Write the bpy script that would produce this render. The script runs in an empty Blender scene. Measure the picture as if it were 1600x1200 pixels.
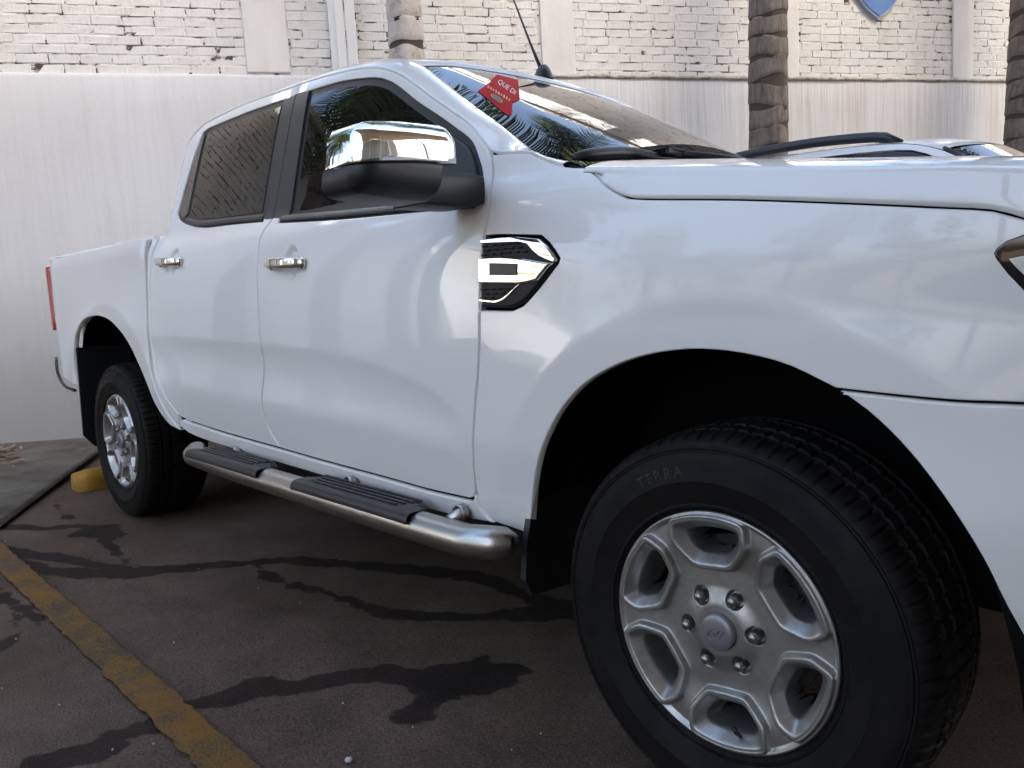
import bpy, math, random
from mathutils import Vector, Matrix
from mathutils.geometry import delaunay_2d_cdt
R=math.radians
random.seed(7)
scene=bpy.context.scene
COL=scene.collection
# ---------------------------------------------------------------- camera
F_PX=1204.12; CAM=Vector((.7206,-2.1175,1.0157)); YAW,PITCH,ROLL=R(45.4513),R(6.6231),R(-2.0028)
cd=Vector((-math.sin(YAW)*math.cos(PITCH),math.cos(YAW)*math.cos(PITCH),-math.sin(PITCH)))
r0=Vector((math.cos(YAW),math.sin(YAW),0)); u0=r0.cross(cd)
cr=r0*math.cos(ROLL)+u0*math.sin(ROLL); cu=-r0*math.sin(ROLL)+u0*math.cos(ROLL)
camd=bpy.data.cameras.new('camera'); cam=bpy.data.objects.new('camera',camd); COL.objects.link(cam)
camd.sensor_width=36; camd.lens=36*F_PX/1600; camd.clip_start=.05; camd.clip_end=3000
cam.matrix_world=Matrix(((cr.x,cu.x,-cd.x,CAM.x),(cr.y,cu.y,-cd.y,CAM.y),(cr.z,cu.z,-cd.z,CAM.z),(0,0,0,1)))
scene.camera=cam
def G(px,py,z=0.0):
    v=cd+cr*((px-800)/F_PX)-cu*((py-600)/F_PX); t=(z-CAM.z)/v.z
    return CAM+v*t
# ---------------------------------------------------------------- wall frame (the boundary wall stands about 60 degrees to the bay)
WA=R(60); WH=Vector((math.cos(WA),math.sin(WA),0)); WN=Vector((-math.sin(WA),math.cos(WA),0)); WP=Vector((-5.92,-.6,0))
SHED=(5.2,17.0,9.1,2.2)     # arched shed: near edge and far edge (distance from the wall), eaves height, rise
# ---------------------------------------------------------------- sky, sun, exposure
SUN_EL=R(40)
sh=(-WN*.93+WH*.36).normalized()
sdir=sh*math.cos(SUN_EL)+Vector((0,0,math.sin(SUN_EL)))     # towards the sun
w=bpy.data.worlds.new('World'); scene.world=w; w.use_nodes=True
nt=w.node_tree; bg=nt.nodes['Background']; sky=nt.nodes.new('ShaderNodeTexSky'); sky.sky_type='NISHITA'; sky.sun_disc=False
sky.sun_elevation=SUN_EL; sky.sun_rotation=math.atan2(sdir.x,sdir.y); sky.air_density=1.0; sky.dust_density=5.0; sky.ozone_density=.35
nt.links.new(sky.outputs[0],bg.inputs[0]); bg.inputs[1].default_value=.15
sl=bpy.data.lights.new('sun','SUN'); sl.energy=4.6; sl.angle=R(.53); sl.color=(1,.95,.87)
so=bpy.data.objects.new('sun',sl); COL.objects.link(so); so.rotation_euler=(-sdir).to_track_quat('-Z','Y').to_euler(); so.location=sdir*30
vs=scene.view_settings; vs.view_transform='Standard'; vs.look='None'; vs.gamma=1; vs.exposure=2.58; vs.use_curve_mapping=False
scene.cycles.use_denoising=True
scene.cycles.max_bounces=10; scene.cycles.diffuse_bounces=6; scene.cycles.glossy_bounces=5; scene.cycles.sample_clamp_indirect=6
scene.cycles.caustics_reflective=False; scene.cycles.caustics_refractive=False
# ---------------------------------------------------------------- materials
M={}
def mat(name,col,rough=.5,metal=0,coat=0,spec=.5,ior=1.5,coat_r=.02):
    m=bpy.data.materials.new(name); m.use_nodes=True; b=m.node_tree.nodes['Principled BSDF']
    b.inputs['Base Color'].default_value=(*col,1); b.inputs['Roughness'].default_value=rough; b.inputs['Metallic'].default_value=metal
    b.inputs['Coat Weight'].default_value=coat; b.inputs['Coat Roughness'].default_value=coat_r; b.inputs['IOR'].default_value=ior
    b.inputs['Specular IOR Level'].default_value=spec
    M[name]=m; return m
class NT:
    "small node helper"
    def __init__(s,m): s.t=m.node_tree; s.b=s.t.nodes['Principled BSDF']; s.L=s.t.links
    def n(s,typ,**k):
        o=s.t.nodes.new(typ)
        for a,v in k.items():
            if a in o.inputs.keys() if not hasattr(o,a) else False: o.inputs[a].default_value=v
            elif hasattr(o,a): setattr(o,a,v)
        return o
    def co(s,scale=(1,1,1),kind='Object'):
        tc=s.t.nodes.new('ShaderNodeTexCoord'); mp=s.t.nodes.new('ShaderNodeMapping'); mp.inputs['Scale'].default_value=scale
        s.L.new(tc.outputs[kind],mp.inputs[0]); return mp.outputs[0]
    def noise(s,vec,scale,detail=4,rough=.55,dist=0):
        o=s.t.nodes.new('ShaderNodeTexNoise'); o.inputs['Scale'].default_value=scale; o.inputs['Detail'].default_value=detail
        o.inputs['Roughness'].default_value=rough; o.inputs['Distortion'].default_value=dist; s.L.new(vec,o.inputs['Vector']); return o.outputs['Fac']
    def ramp(s,fac,stops):
        o=s.t.nodes.new('ShaderNodeValToRGB'); e=o.color_ramp.elements
        while len(e)<len(stops): e.new(.5)
        for el,(p,c) in zip(e,stops): el.position=p; el.color=(*c,1) if len(c)==3 else c
        s.L.new(fac,o.inputs[0]); return o.outputs[0]
    def mix(s,fac,a,b,mode='MIX'):
        o=s.t.nodes.new('ShaderNodeMix'); o.data_type='RGBA'; o.blend_type=mode
        for sock,v in ((o.inputs[0],fac),(o.inputs[6],a),(o.inputs[7],b)):
            if hasattr(v,'is_linked'): s.L.new(v,sock)
            elif isinstance(v,(int,float)): sock.default_value=v
            else: sock.default_value=(*v,1)
        return o.outputs[2]
    def math(s,op,a,b=0.0,c=0.0,clamp=False):
        o=s.t.nodes.new('ShaderNodeMath'); o.operation=op; o.use_clamp=clamp
        for i,v in enumerate((a,b,c)):
            if hasattr(v,'is_linked'): s.L.new(v,o.inputs[i])
            else: o.inputs[i].default_value=v
        return o.outputs[0]
    def bump(s,h,strength,dist):
        o=s.t.nodes.new('ShaderNodeBump'); o.inputs['Strength'].default_value=strength; o.inputs['Distance'].default_value=dist
        s.L.new(h,o.inputs['Height']); s.L.new(o.outputs[0],s.b.inputs['Normal']); return o
    def set(s,k,v): s.L.new(v,s.b.inputs[k])
mat('paint',(.82,.82,.815),.42,0,1,.5)
x=NT(M['paint']); v=x.co(); n1=x.noise(v,2.2,4); n2=x.noise(v,160,2)
x.set('Base Color',x.mix(x.math('MULTIPLY',n1,.5),(.81,.80,.78),(.835,.825,.805)))
x.set('Coat Roughness',x.ramp(x.noise(v,14,5),[(.35,(.010,)*3),(.8,(.045,)*3)]))
mat('paint_suv',(.80,.81,.82),.4,0,1,.5)
mat('black_plastic',(.014,.015,.017),.42)
x=NT(M['black_plastic']); v=x.co(); x.bump(x.noise(v,420,2),.12,.0006)
mat('satin_black',(.020,.022,.026),.34); mat('gloss_black',(.006,.006,.007),.08,0,.6)
mat('rubber_trim',(.010,.010,.011),.38); mat('cavity',(.006,.006,.007),.9,spec=.1)
mat('glass_tint',(.0035,.004,.0045),.0,0,0,.5,1.46); mat('chrome',(.80,.785,.76),.025,1); mat('steel',(.44,.425,.40),.3,1)
x=NT(M['steel']); v=x.co((3,140,140)); x.set('Roughness',x.ramp(x.noise(v,2,4),[(.3,(.26,)*3),(.75,(.42,)*3)]))
mat('alloy',(.56,.555,.54),.30,.92,.25)
x=NT(M['alloy']); v=x.co(); dn=x.noise(v,26,6,.65); x.set('Base Color',x.ramp(dn,[(.32,(.31,.30,.28)),(.62,(.44,.435,.42))])); x.set('Roughness',x.ramp(dn,[(.3,(.52,)*3),(.7,(.36,)*3)]))
mat('alloy_dark',(.018,.018,.018),.6,.3); mat('nut',(.30,.29,.28),.28,.9); mat('cap_grey',(.24,.24,.245),.4,.5)
mat('brake',(.07,.065,.06),.5,.7)
mat('tyre',(.017,.016,.017),.62,spec=.13)
x=NT(M['tyre']); v=x.co(); dn=x.noise(v,9,6,.65); x.set('Base Color',x.ramp(dn,[(.35,(.0065,.006,.006)),(.75,(.016,.014,.0125))])); x.set('Roughness',x.ramp(x.noise(v,40,4),[(.3,(.5,)*3),(.7,(.75,)*3)])); x.bump(x.noise(v,300,2),.15,.0008)
mat('lamp_red',(.42,.012,.012),.08,0,1); mat('lamp_clear',(.75,.73,.66),.06,0,1); mat('lamp_black',(.006,.006,.007),.06,0,.8)
mat('mesh_black',(.007,.007,.008),.45,spec=.3); mat('interior',(.02,.02,.02),.8)
# ---------------------------------------------------------------- object helpers
def link(o,parent=None,label=None,cat=None,group=None,kind=None):
    COL.objects.link(o)
    if parent is not None: o.parent=parent
    for k,vv in (('label',label),('category',cat),('group',group),('kind',kind)):
        if vv: o[k]=vv
    return o
def thing(name,label,cat,loc=(0,0,0),rz=0,group=None):
    o=bpy.data.objects.new(name,None); o.empty_display_size=.2; o.location=loc; o.rotation_euler=(0,0,rz)
    return link(o,None,label,cat,group)
def mesh(name,V,Fc,m,smooth=True,normals=None,mats=None,fm=None):
    me=bpy.data.meshes.new(name); me.from_pydata([tuple(q) for q in V],[],Fc)
    for mm in (mats or [m]): me.materials.append(M[mm] if isinstance(mm,str) else mm)
    if fm: me.polygons.foreach_set('material_index',fm)
    if smooth: me.polygons.foreach_set('use_smooth',[True]*len(me.polygons))
    me.update()
    if normals: me.normals_split_custom_set_from_vertices([tuple(q) for q in normals])
    return me
def obj(name,V,Fc,m,parent=None,smooth=True,normals=None,**k):
    mk={a:k.pop(a) for a in ('mats','fm') if a in k}
    return link(bpy.data.objects.new(name,mesh(name,V,Fc,m,smooth,normals,**mk)),parent,**k)
class MB:
    "collects simple shapes into one mesh"
    def __init__(s): s.V=[]; s.F=[]
    def add(s,V,Fc):
        b=len(s.V); s.V+=[Vector(q) for q in V]; s.F+=[tuple(i+b for i in f) for f in Fc]; return s
    def box(s,c,d,rot=None,bev=0):
        c=Vector(c); x,y,z=[q/2 for q in d]
        if bev:
            b=min(bev,x*.9,y*.9,z*.9); V=[]
            for sx in (-1,1):
                for sy in (-1,1):
                    for sz in (-1,1):
                        V+=[(sx*(x-b),sy*(y-b),sz*z),(sx*(x-b),sy*y,sz*(z-b)),(sx*x,sy*(y-b),sz*(z-b))]
            id=lambda a,bb,cc,k:((a*2+bb)*2+cc)*3+k
            Fc=[]
            for k,(A) in ((0,2),(1,1),(2,0)):
                for sgn in (0,1):
                    if A==2: q=[id(0,0,sgn,0),id(1,0,sgn,0),id(1,1,sgn,0),id(0,1,sgn,0)]
                    elif A==1: q=[id(0,sgn,0,1),id(1,sgn,0,1),id(1,sgn,1,1),id(0,sgn,1,1)]
                    else: q=[id(sgn,0,0,2),id(sgn,1,0,2),id(sgn,1,1,2),id(sgn,0,1,2)]
                    if (A in(2,0))!=(sgn==1): q=q[::-1]
                    Fc.append(tuple(q))
            for a in (0,1):
                for bb in (0,1):
                    Fc.append((id(a,bb,0,1),id(a,bb,1,1),id(a,bb,1,2),id(a,bb,0,2)))
                    Fc.append((id(a,0,bb,0),id(a,1,bb,0),id(a,1,bb,2),id(a,0,bb,2)))
                    Fc.append((id(0,a,bb,0),id(1,a,bb,0),id(1,a,bb,1),id(0,a,bb,1)))
                    for cc in (0,1): Fc.append((id(a,bb,cc,0),id(a,bb,cc,1),id(a,bb,cc,2)))
        else:
            V=[(sx*x,sy*y,sz*z) for sx in(-1,1) for sy in(-1,1) for sz in(-1,1)]
            Fc=[(0,1,3,2),(4,6,7,5),(0,4,5,1),(2,3,7,6),(0,2,6,4),(1,5,7,3)]
        V=[Vector(q) for q in V]
        if rot: V=[rot@q for q in V]
        return s.add([q+c for q in V],Fc)
    def tube(s,pts,rad,n=12,cap=True,squash=None):
        pts=[Vector(q) for q in pts]; N=len(pts); V=[]; Fc=[]
        t0=(pts[1]-pts[0]).normalized(); ref=Vector((0,0,1)) if abs(t0.z)<.9 else Vector((1,0,0))
        for i,pt in enumerate(pts):
            t=(pts[min(i+1,N-1)]-pts[max(i-1,0)]).normalized()
            a=(ref-t*ref.dot(t)).normalized(); b=t.cross(a); ref=a
            rr=rad[i] if isinstance(rad,(list,tuple)) else rad
            for k in range(n):
                an=2*math.pi*k/n; V.append(pt+(a*math.cos(an)*(squash or 1)+b*math.sin(an))*rr)
        for i in range(N-1):
            for k in range(n):
                k2=(k+1)%n; Fc.append((i*n+k,i*n+k2,(i+1)*n+k2,(i+1)*n+k))
        if cap: Fc.append(tuple(range(n))[::-1]); Fc.append(tuple((N-1)*n+k for k in range(n)))
        return s.add(V,Fc)
    def lathe(s,prof,n=32,axis='y',c=(0,0,0),closed=False):
        # prof: (r, h) along axis
        c=Vector(c); V=[];Fc=[];N=len(prof)
        for i in range(n):
            an=2*math.pi*i/n; ca,sa=math.cos(an),math.sin(an)
            for r,h in prof:
                V.append(c+(Vector((r*ca,h,r*sa)) if axis=='y' else Vector((r*ca,r*sa,h)) if axis=='z' else Vector((h,r*ca,r*sa))))
        for i in range(n):
            j=(i+1)%n
            for k in range(N-1 if not closed else N):
                k2=(k+1)%N; Fc.append((i*N+k,i*N+k2,j*N+k2,j*N+k))
        return s.add(V,Fc)
    def prism(s,poly,a,b,plane='xz'):
        # extrude a 2-D polygon between two levels
        f={'xz':lambda p,l:(p[0],l,p[1]),'xy':lambda p,l:(p[0],p[1],l),'yz':lambda p,l:(l,p[0],p[1])}[plane]
        n=len(poly); V=[f(q,a) for q in poly]+[f(q,b) for q in poly]
        return s.add(V,[tuple(range(n)),tuple(range(2*n-1,n-1,-1))]+[(i,(i+1)%n+0,(i+1)%n+n,i+n)[::-1] for i in range(n)])
    def build(s,name,m,parent=None,smooth=False,**k): return obj(name,s.V,s.F,m,parent,smooth,**k)
def fixn(o):
    import bmesh
    bm=bmesh.new(); bm.from_mesh(o.data); bmesh.ops.recalc_face_normals(bm,faces=bm.faces); bm.to_mesh(o.data); bm.free(); return o
def sharp(o,deg=35):
    o.data.set_sharp_from_angle(angle=R(deg)); return o
def loft(rows,close=False,wrap=False):
    n=len(rows[0]); V=[Vector(q) for r in rows for q in r]; Fc=[]
    for i in range(len(rows)-(0 if wrap else 1)):
        i2=(i+1)%len(rows)
        for k in range(n-(0 if close else 1)):
            k2=(k+1)%n; Fc.append((i*n+k,i*n+k2,i2*n+k2,i2*n+k))
    return V,Fc
def sm(a,b,x):
    t=(x-a)/(b-a); t=0.0 if t<0 else 1.0 if t>1 else t
    return t*t*(3-2*t)
def herm(T,x):
    n=len(T)
    if x<=T[0][0]: return T[0][1]+(x-T[0][0])*(T[1][1]-T[0][1])/(T[1][0]-T[0][0])
    if x>=T[-1][0]: return T[-1][1]+(x-T[-1][0])*(T[-1][1]-T[-2][1])/(T[-1][0]-T[-2][0])
    i=0
    while x>T[i+1][0]: i+=1
    def sl(k):
        k0,k1=max(k-1,0),min(k+1,n-1); return (T[k1][1]-T[k0][1])/(T[k1][0]-T[k0][0])
    h=T[i+1][0]-T[i][0]; t=(x-T[i][0])/h
    a,b,m,q=T[i][1],T[i+1][1],sl(i)*h,sl(i+1)*h
    return (2*t**3-3*t*t+1)*a+(t**3-2*t*t+t)*m+(-2*t**3+3*t*t)*b+(t**3-t*t)*q
def lin(T,x):
    if x<=T[0][0]: return T[0][1]
    for a,b in zip(T,T[1:]):
        if x<=b[0]: return a[1]+(b[1]-a[1])*(x-a[0])/(b[0]-a[0])
    return T[-1][1]
def crom(P,step=.02,closed=False):
    "Catmull-Rom through the points, resampled"
    P=[Vector(q) for q in P]; n=len(P); out=[]
    for i in range(n if closed else n-1):
        a,b=P[i],P[(i+1)%n]; p0=P[i-1] if (i>0 or closed) else a*2-b; p3=P[(i+2)%n] if (i+2<n or closed) else b*2-a
        k=max(1,int((b-a).length/step))
        for j in range(k):
            t=j/k; out.append(.5*((2*a)+(b-p0)*t+(2*p0-5*a+4*b-p3)*t*t+(3*a-p0-3*b+p3)*t**3))
    if not closed: out.append(P[-1])
    return out
# ================================================================ PICKUP TRUCK
# side surface: y = -/+ W(x,z); x forward from the front axle, z up
PROF=[(.20,.80),(.40,.845),(.48,.870),(.54,.8825),(.60,.8935),(.655,.9025),(.68,.9050),(.72,.9065),(.80,.9095),(.88,.912),(.95,.9125),(1.02,.911),(1.12,.903),(1.19,.890),(1.235,.875),(1.27,.853),(1.30,.833),(1.34,.820),(1.45,.788),(1.60,.744),(1.70,.711),(1.78,.672),(1.84,.62)]
SC1=[(-2.7,.90),(-1.68,.887),(-1.32,.872),(-1.03,.842),(-.90,.815),(-.80,.785),(-.73,.752),(-.66,.70)]; SC2=[(-2.7,.715),(-1.7,.680),(-1.17,.655),(-.6,.62)]
CUPS=[(-1.478,1.137),(-2.425,1.192)]
def W(x,z,cups=True):
    w=herm(PROF,z)
    ff=sm(-.56,.0,x)
    w+=ff*.012*sm(.95,1.08,z)*(1-sm(1.15,1.28,z))+ff*.010*(1-sm(.62,.80,z))
    # scalloped lower doors between two swage lines that close up towards the front wheel
    if -2.72<x<-.60 and .55<z<.95:
        c1=lin(SC1,x); c2=lin(SC2,x); u=(z-c2)/(c1-c2)
        if 0<u<1: w-=.062*(c1-c2)*5.2*u**1.7*(1-u)**1.3*sm(-.62,-.80,x)*sm(-2.72,-2.60,x)
    if x>.15: w-=.30*((x-.15)/.8)**2.6
    bb=1-sm(-2.75,-2.6,x)
    if bb>0:
        wb=.905+.004*math.sin((z-.6)*3)-.9*max(0,z-1.235)**1.6-.02*(1-sm(.4,.6,z))
        w=w*(1-bb)+wb*bb if z<1.31 else w
        if z>1.31: w-=.05*sm(-2.58,-2.70,x)**2
    if x<-4.0: w-=.25*((-4.0-x)/.45)**2.2
    for cx,a0,a1,am in ((0.0,.597,.80,.013),(-3.20,.64,.92,.022)):
        rho=math.hypot(x-cx,(z-.40)*(1.0 if z>.4 else .6))
        if rho<a1+.02:
            k=(1-sm(.92,1.08,z)*.35)
            w+=am*k*sum(wt*((1-min(1,(q-a0)/(a1-a0)))**2 if q>a0 else 1-.5*min(1,(a0-q)/.12)) for wt,q in ((.25,rho-.010),(.5,rho),(.25,rho+.010)))
    if cups:
        for cx,cz in CUPS:
            d=math.hypot((x-cx)/.047,(z-cz)/.055)
            if d<1.15: w-=.016*(1-sm(.55,1.1,d))
    return w
def Wn(x,z,f=W):
    e=.0025; wx=(f(x+e,z)-f(x-e,z))/(2*e); wz=(f(x,z+e)-f(x,z-e))/(2*e)
    return Vector((-wx,-1,-wz)).normalized()
def inside(q,poly):
    x,y=q; c=False; n=len(poly); j=n-1
    for i in range(n):
        xi,yi=poly[i]; xj,yj=poly[j]
        if (yi>y)!=(yj>y) and x<(xj-xi)*(y-yi)/(yj-yi)+xi: c=not c
        j=i
    return c
def area(P): return sum(P[i-1][0]*P[i][1]-P[i][0]*P[i-1][1] for i in range(len(P)))/2
def inset(P,dist):
    n=len(P); out=[]
    for i in range(n):
        a,b,c=Vector(P[i-1]),Vector(P[i]),Vector(P[(i+1)%n])
        d1=(b-a).normalized(); d2=(c-b).normalized(); n1=Vector((-d1.y,d1.x)); n2=Vector((-d2.y,d2.x))
        m=n1+n2
        if m.length<1e-6: m=n1
        m.normalize(); k=max(.45,m.dot(n1)); out.append(b+m*(dist/k))
    return out
def dens(P,step):
    out=[]; n=len(P)
    for i in range(n):
        a,b=Vector(P[i]),Vector(P[(i+1)%n]); L=(b-a).length
        if L<1e-5: continue
        k=max(1,int(math.ceil(L/step)))
        out+=[a+(b-a)*(j/k) for j in range(k)]
    return out
def path(*segs,step=.02):
    out=[]
    for s in segs:
        c=crom([Vector((q[0],q[1])) for q in s],step)
        if out and (out[-1]-c[0]).length<1e-4: c=c[1:]
        out+=c
    if (out[0]-out[-1]).length<1e-4: out.pop()
    return out
def panel_data(outline,f=W,off=0,holes=(),grid=.025,gap=.0022,depth=.014,fine=(),edge=.004,step=.02):
    P=dens(outline,step)
    if area(P)<0: P=P[::-1]
    H=[]
    for h in holes:
        h=dens(h,step)
        if area(h)>0: h=h[::-1]
        H.append(h)
    V=[];N=[];Fc=[]
    loops=[]
    for L in [P]+H:
        l0=inset(L,gap); l1=inset(L,gap+edge*.35); l2=inset(L,gap+edge); n=len(L); b=len(V)
        for k,(l,dz) in enumerate(((l0,depth),(l1,edge*.35),(l2,0))):
            for i,q in enumerate(l):
                V.append((q.x,-(f(q.x,q.y)+off-dz),q.y)); nn=Wn(q.x,q.y,f)
                o=(Vector(L[i])-Vector(inset_cache(l2,i))); o=Vector((o.x,0,o.y))
                if o.length>1e-7: o.normalize()
                N.append((o if k==0 else (nn*.7+o*.7).normalized() if k==1 else nn))
        for k in (0,1):
            for i in range(n):
                j=(i+1)%n; Fc.append((b+k*n+i,b+k*n+j,b+(k+1)*n+j,b+(k+1)*n+i))
        loops.append((l2,b+2*n))
    pts=[];edges=[];idx=[]
    for l2,b in loops:
        s=len(pts); n=len(l2); pts+=[Vector((q.x,q.y)) for q in l2]; idx+=[b+i for i in range(n)]
        edges+=[(s+i,s+(i+1)%n) for i in range(n)]
    outer=[tuple(q) for q in loops[0][0]]; hol=[[tuple(q) for q in l[0]] for l in loops[1:]]
    xs=[q[0] for q in outer]; zs=[q[1] for q in outer]
    inr=[tuple(q) for q in inset(loops[0][0],grid*.45)]; hin=[[tuple(q) for q in inset(l[0],grid*.45)] for l in loops[1:]]
    def addg(x0,x1,z0,z1,g,test=None):
        i=0; z=z0
        while z<=z1:
            x=x0+(g*.5 if i%2 else 0)
            while x<=x1:
                q=(x,z)
                if inside(q,inr) and not any(inside(q,h) for h in hin) and (test is None or test(q)):
                    pts.append(Vector(q)); nn=Wn(x,z,f); V.append((x,-(f(x,z)+off),z)); N.append(nn); idx.append(len(V)-1)
                x+=g
            z+=g*.87; i+=1
    addg(min(xs),max(xs),min(zs),max(zs),grid,lambda q: not any(t(q) for t,bb,g in fine))
    for t,bb,g in fine: addg(bb[0],bb[1],bb[2],bb[3],g,lambda q: t(q) and not any(t2(q) for t2,b2,g2 in fine if g2<g))
    res=delaunay_2d_cdt(pts,edges,[],0,1e-6)
    vc,tri,orig=res[0],res[2],res[3]
    mp=[]
    for k,o in enumerate(orig):
        if o: mp.append(idx[o[0]])
        else:
            q=vc[k]; V.append((q.x,-(f(q.x,q.y)+off),q.y)); N.append(Wn(q.x,q.y,f)); mp.append(len(V)-1)
    for t in tri:
        c=sum((vc[i] for i in t),Vector((0,0)))/len(t)
        if inside(c,outer) and not any(inside(c,h) for h in hol): Fc.append(tuple(mp[i] for i in t))
    return V,Fc,N
def inset_cache(l,i): return l[i]
def panel(name,outline,m,parent,sides=(-1,1),parents=None,**k):
    lab=k.pop('label',None)
    V,Fc,N=panel_data(outline,**k); out=[]
    for s in sides:
        if s<0: o=obj(name,V,Fc,m,parent if parents is None else parents[0],True,N)
        else: o=obj(name,[(a,-b,c) for a,b,c in V],[t[::-1] for t in Fc],m,parent if parents is None else parents[1],True,[(a.x,-a.y,a.z) for a in N])
        if lab: o['label']=lab
        out.append(o)
    return out
truck=thing('pickup_truck','white double-cab pickup truck with chrome door mirrors, backed up to the yellow wheel stop','pickup truck')
# ---- outlines in side view -------------------------------------------------
ROOFGAP=[(-2.60,1.722),(-2.487,1.763),(-2.19,1.774),(-1.95,1.766),(-1.71,1.755),(-1.558,1.744),(-1.376,1.724),(-1.263,1.703),(-1.196,1.685),(-1.125,1.657),(-1.052,1.619),(-.902,1.529),(-.76,1.447),(-.687,1.389),(-.654,1.361),(-.632,1.324),(-.619,1.29),(-.590,1.22),(-.592,1.16)]
BGAP=[(-1.66,.526),(-1.70,.57),(-1.722,.632),(-1.720,.712),(-1.697,.80),(-1.688,.9),(-1.688,1.0),(-1.694,1.1),(-1.702,1.19),(-1.706,1.25),(-1.690,1.318),(-1.700,1.5),(-1.717,1.7525)]
DFRONT=[(-.592,1.16),(-.595,1.10),(-.602,.989),(-.612,.87),(-.640,.729),(-.662,.60),(-.668,.545)]
DBOT=[(-.705,.511),(-.871,.508),(-1.075,.513),(-1.418,.519),(-1.66,.526)]
RBOT=[(-1.66,.526),(-1.95,.533),(-2.20,.541),(-2.40,.553)]
RREAR=[(-2.40,.553),(-2.475,.572),(-2.545,.64),(-2.60,.73),(-2.632,.85),(-2.642,.962),(-2.645,1.12),(-2.650,1.25),(-2.653,1.33),(-2.652,1.45),(-2.640,1.56),(-2.615,1.66),(-2.575,1.725),(-2.487,1.763)]
rg_f=[q for q in ROOFGAP if q[0]>-1.717]; rg_r=[q for q in ROOFGAP if -2.487<=q[0]<-1.72]
DF=path([(-1.717,1.7525)]+rg_f,DFRONT,[(-.668,.545),(-.680,.520),(-.705,.511)],DBOT,BGAP)
DR=path([(-2.487,1.763)]+rg_r[1:]+[(-1.717,1.7525)],BGAP[::-1],RBOT,RREAR)
FW=path([(-1.637,1.277),(-1.640,1.4),(-1.655,1.58),(-1.668,1.712)],[(-1.668,1.712),(-1.52,1.704),(-1.405,1.694),(-1.25,1.668),(-1.165,1.642),(-1.095,1.608),(-.985,1.541),(-.885,1.486),(-.80,1.437),(-.728,1.392),(-.69,1.345),(-.662,1.30),(-.640,1.243),(-.642,1.222)],[(-.642,1.222),(-.85,1.234),(-1.25,1.252),(-1.637,1.277)])
FG=path([(-1.557,1.303),(-1.575,1.45),(-1.604,1.694)],[(-1.604,1.694),(-1.52,1.690),(-1.41,1.679),(-1.258,1.653),(-1.172,1.627),(-1.104,1.593),(-.992,1.527),(-.892,1.471),(-.83,1.435)],[(-.83,1.435),(-.835,1.262)],[(-.835,1.262),(-1.15,1.279),(-1.557,1.303)])
SAIL=path([(-.83,1.435),(-.738,1.385),(-.699,1.341),(-.672,1.296),(-.650,1.243),(-.652,1.230)],[(-.652,1.230),(-.833,1.241)],[(-.833,1.241),(-.83,1.435)])
RW=path([(-1.755,1.293),(-1.760,1.4),(-1.785,1.715)],[(-1.785,1.715),(-2.1,1.727),(-2.44,1.727),(-2.475,1.716)],[(-2.475,1.716),(-2.515,1.58),(-2.548,1.42),(-2.553,1.395)],[(-2.553,1.395),(-2.50,1.360),(-2.28,1.318),(-2.0,1.305),(-1.755,1.293)])
RG=path([(-1.785,1.322),(-1.797,1.45),(-1.810,1.701)],[(-1.810,1.701),(-2.1,1.712),(-2.424,1.713)],[(-2.424,1.713),(-2.424,1.38)],[(-2.424,1.38),(-2.36,1.362),(-2.22,1.341),(-1.785,1.322)])
NAR=path([(-2.444,1.713),(-2.464,1.708),(-2.503,1.58),(-2.536,1.42),(-2.54,1.40)],[(-2.54,1.40),(-2.49,1.371),(-2.444,1.378)],[(-2.444,1.378),(-2.444,1.713)])
BF=path([(-1.6895,1.292),(-1.6995,1.5),(-1.7135,1.722)],[(-1.7135,1.722),(-1.625,1.715)],[(-1.625,1.715),(-1.597,1.45),(-1.580,1.286)],[(-1.580,1.286),(-1.6895,1.292)])
BR=path([(-1.6900,1.292),(-1.7000,1.5),(-1.7145,1.722)],[(-1.7145,1.722),(-1.797,1.716)],[(-1.797,1.716),(-1.78,1.45),(-1.765,1.295)],[(-1.765,1.295),(-1.6900,1.292)])
FARCH=[(-.497,.455),(-.472,.541),(-.443,.62),(-.405,.697),(-.357,.765),(-.293,.823),(-.215,.865),(-.137,.890),(-.066,.902),(-.019,.905),(.038,.903),(.097,.895),(.152,.881),(.223,.850)]
FARCH2=[(.223,.850),(.27,.818),(.314,.777),(.357,.726),(.4,.663),(.433,.597),(.456,.528),(.478,.445),(.49,.36)]
HGAP=[(-.322,1.272),(-.285,1.248),(-.251,1.223),(-.204,1.198),(-.156,1.187),(.047,1.163),(.212,1.140),(.347,1.120),(.424,1.108),(.47,1.090),(.56,1.072),(.70,1.035)]
VENT=path([(-.598,1.147),(-.557,1.149),(-.412,1.136)],[(-.412,1.136),(-.386,1.119),(-.355,1.086),(-.358,1.078)],[(-.358,1.078),(-.411,1.030),(-.462,.992),(-.495,.982),(-.602,.984)],[(-.602,.984),(-.598,1.147)])
LAMP=path([(.70,1.03),(.56,1.080),(.50,1.081),(.465,1.077),(.441,1.068),(.429,1.058),(.4245,1.048),(.429,1.038),(.464,.990),(.53,.93),(.70,.90)],[(.70,.90),(.70,1.03)])
BSEAM=[(.223,.850),(.316,.845),(.393,.842),(.467,.842),(.70,.838)]
FEN=path([(-.497,.455),(-.56,.463),(-.613,.466)],[(-.613,.466),(-.640,.474),(-.664,.50),(-.668,.545)],DFRONT[::-1],[(-.592,1.16),(-.590,1.22),(-.619,1.29),(-.632,1.324),(-.645,1.350)],[(-.645,1.350),(-.58,1.342),(-.515,1.333)],[(-.515,1.333),(-.47,1.312),(-.40,1.286),(-.322,1.272)],HGAP,[(.70,1.035),(.70,.838)],BSEAM[::-1],FARCH[::-1])
SILLB=[(-.613,.466),(-.75,.452),(-.946,.449),(-1.435,.465),(-1.925,.474),(-2.30,.486),(-2.42,.50)]
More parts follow.
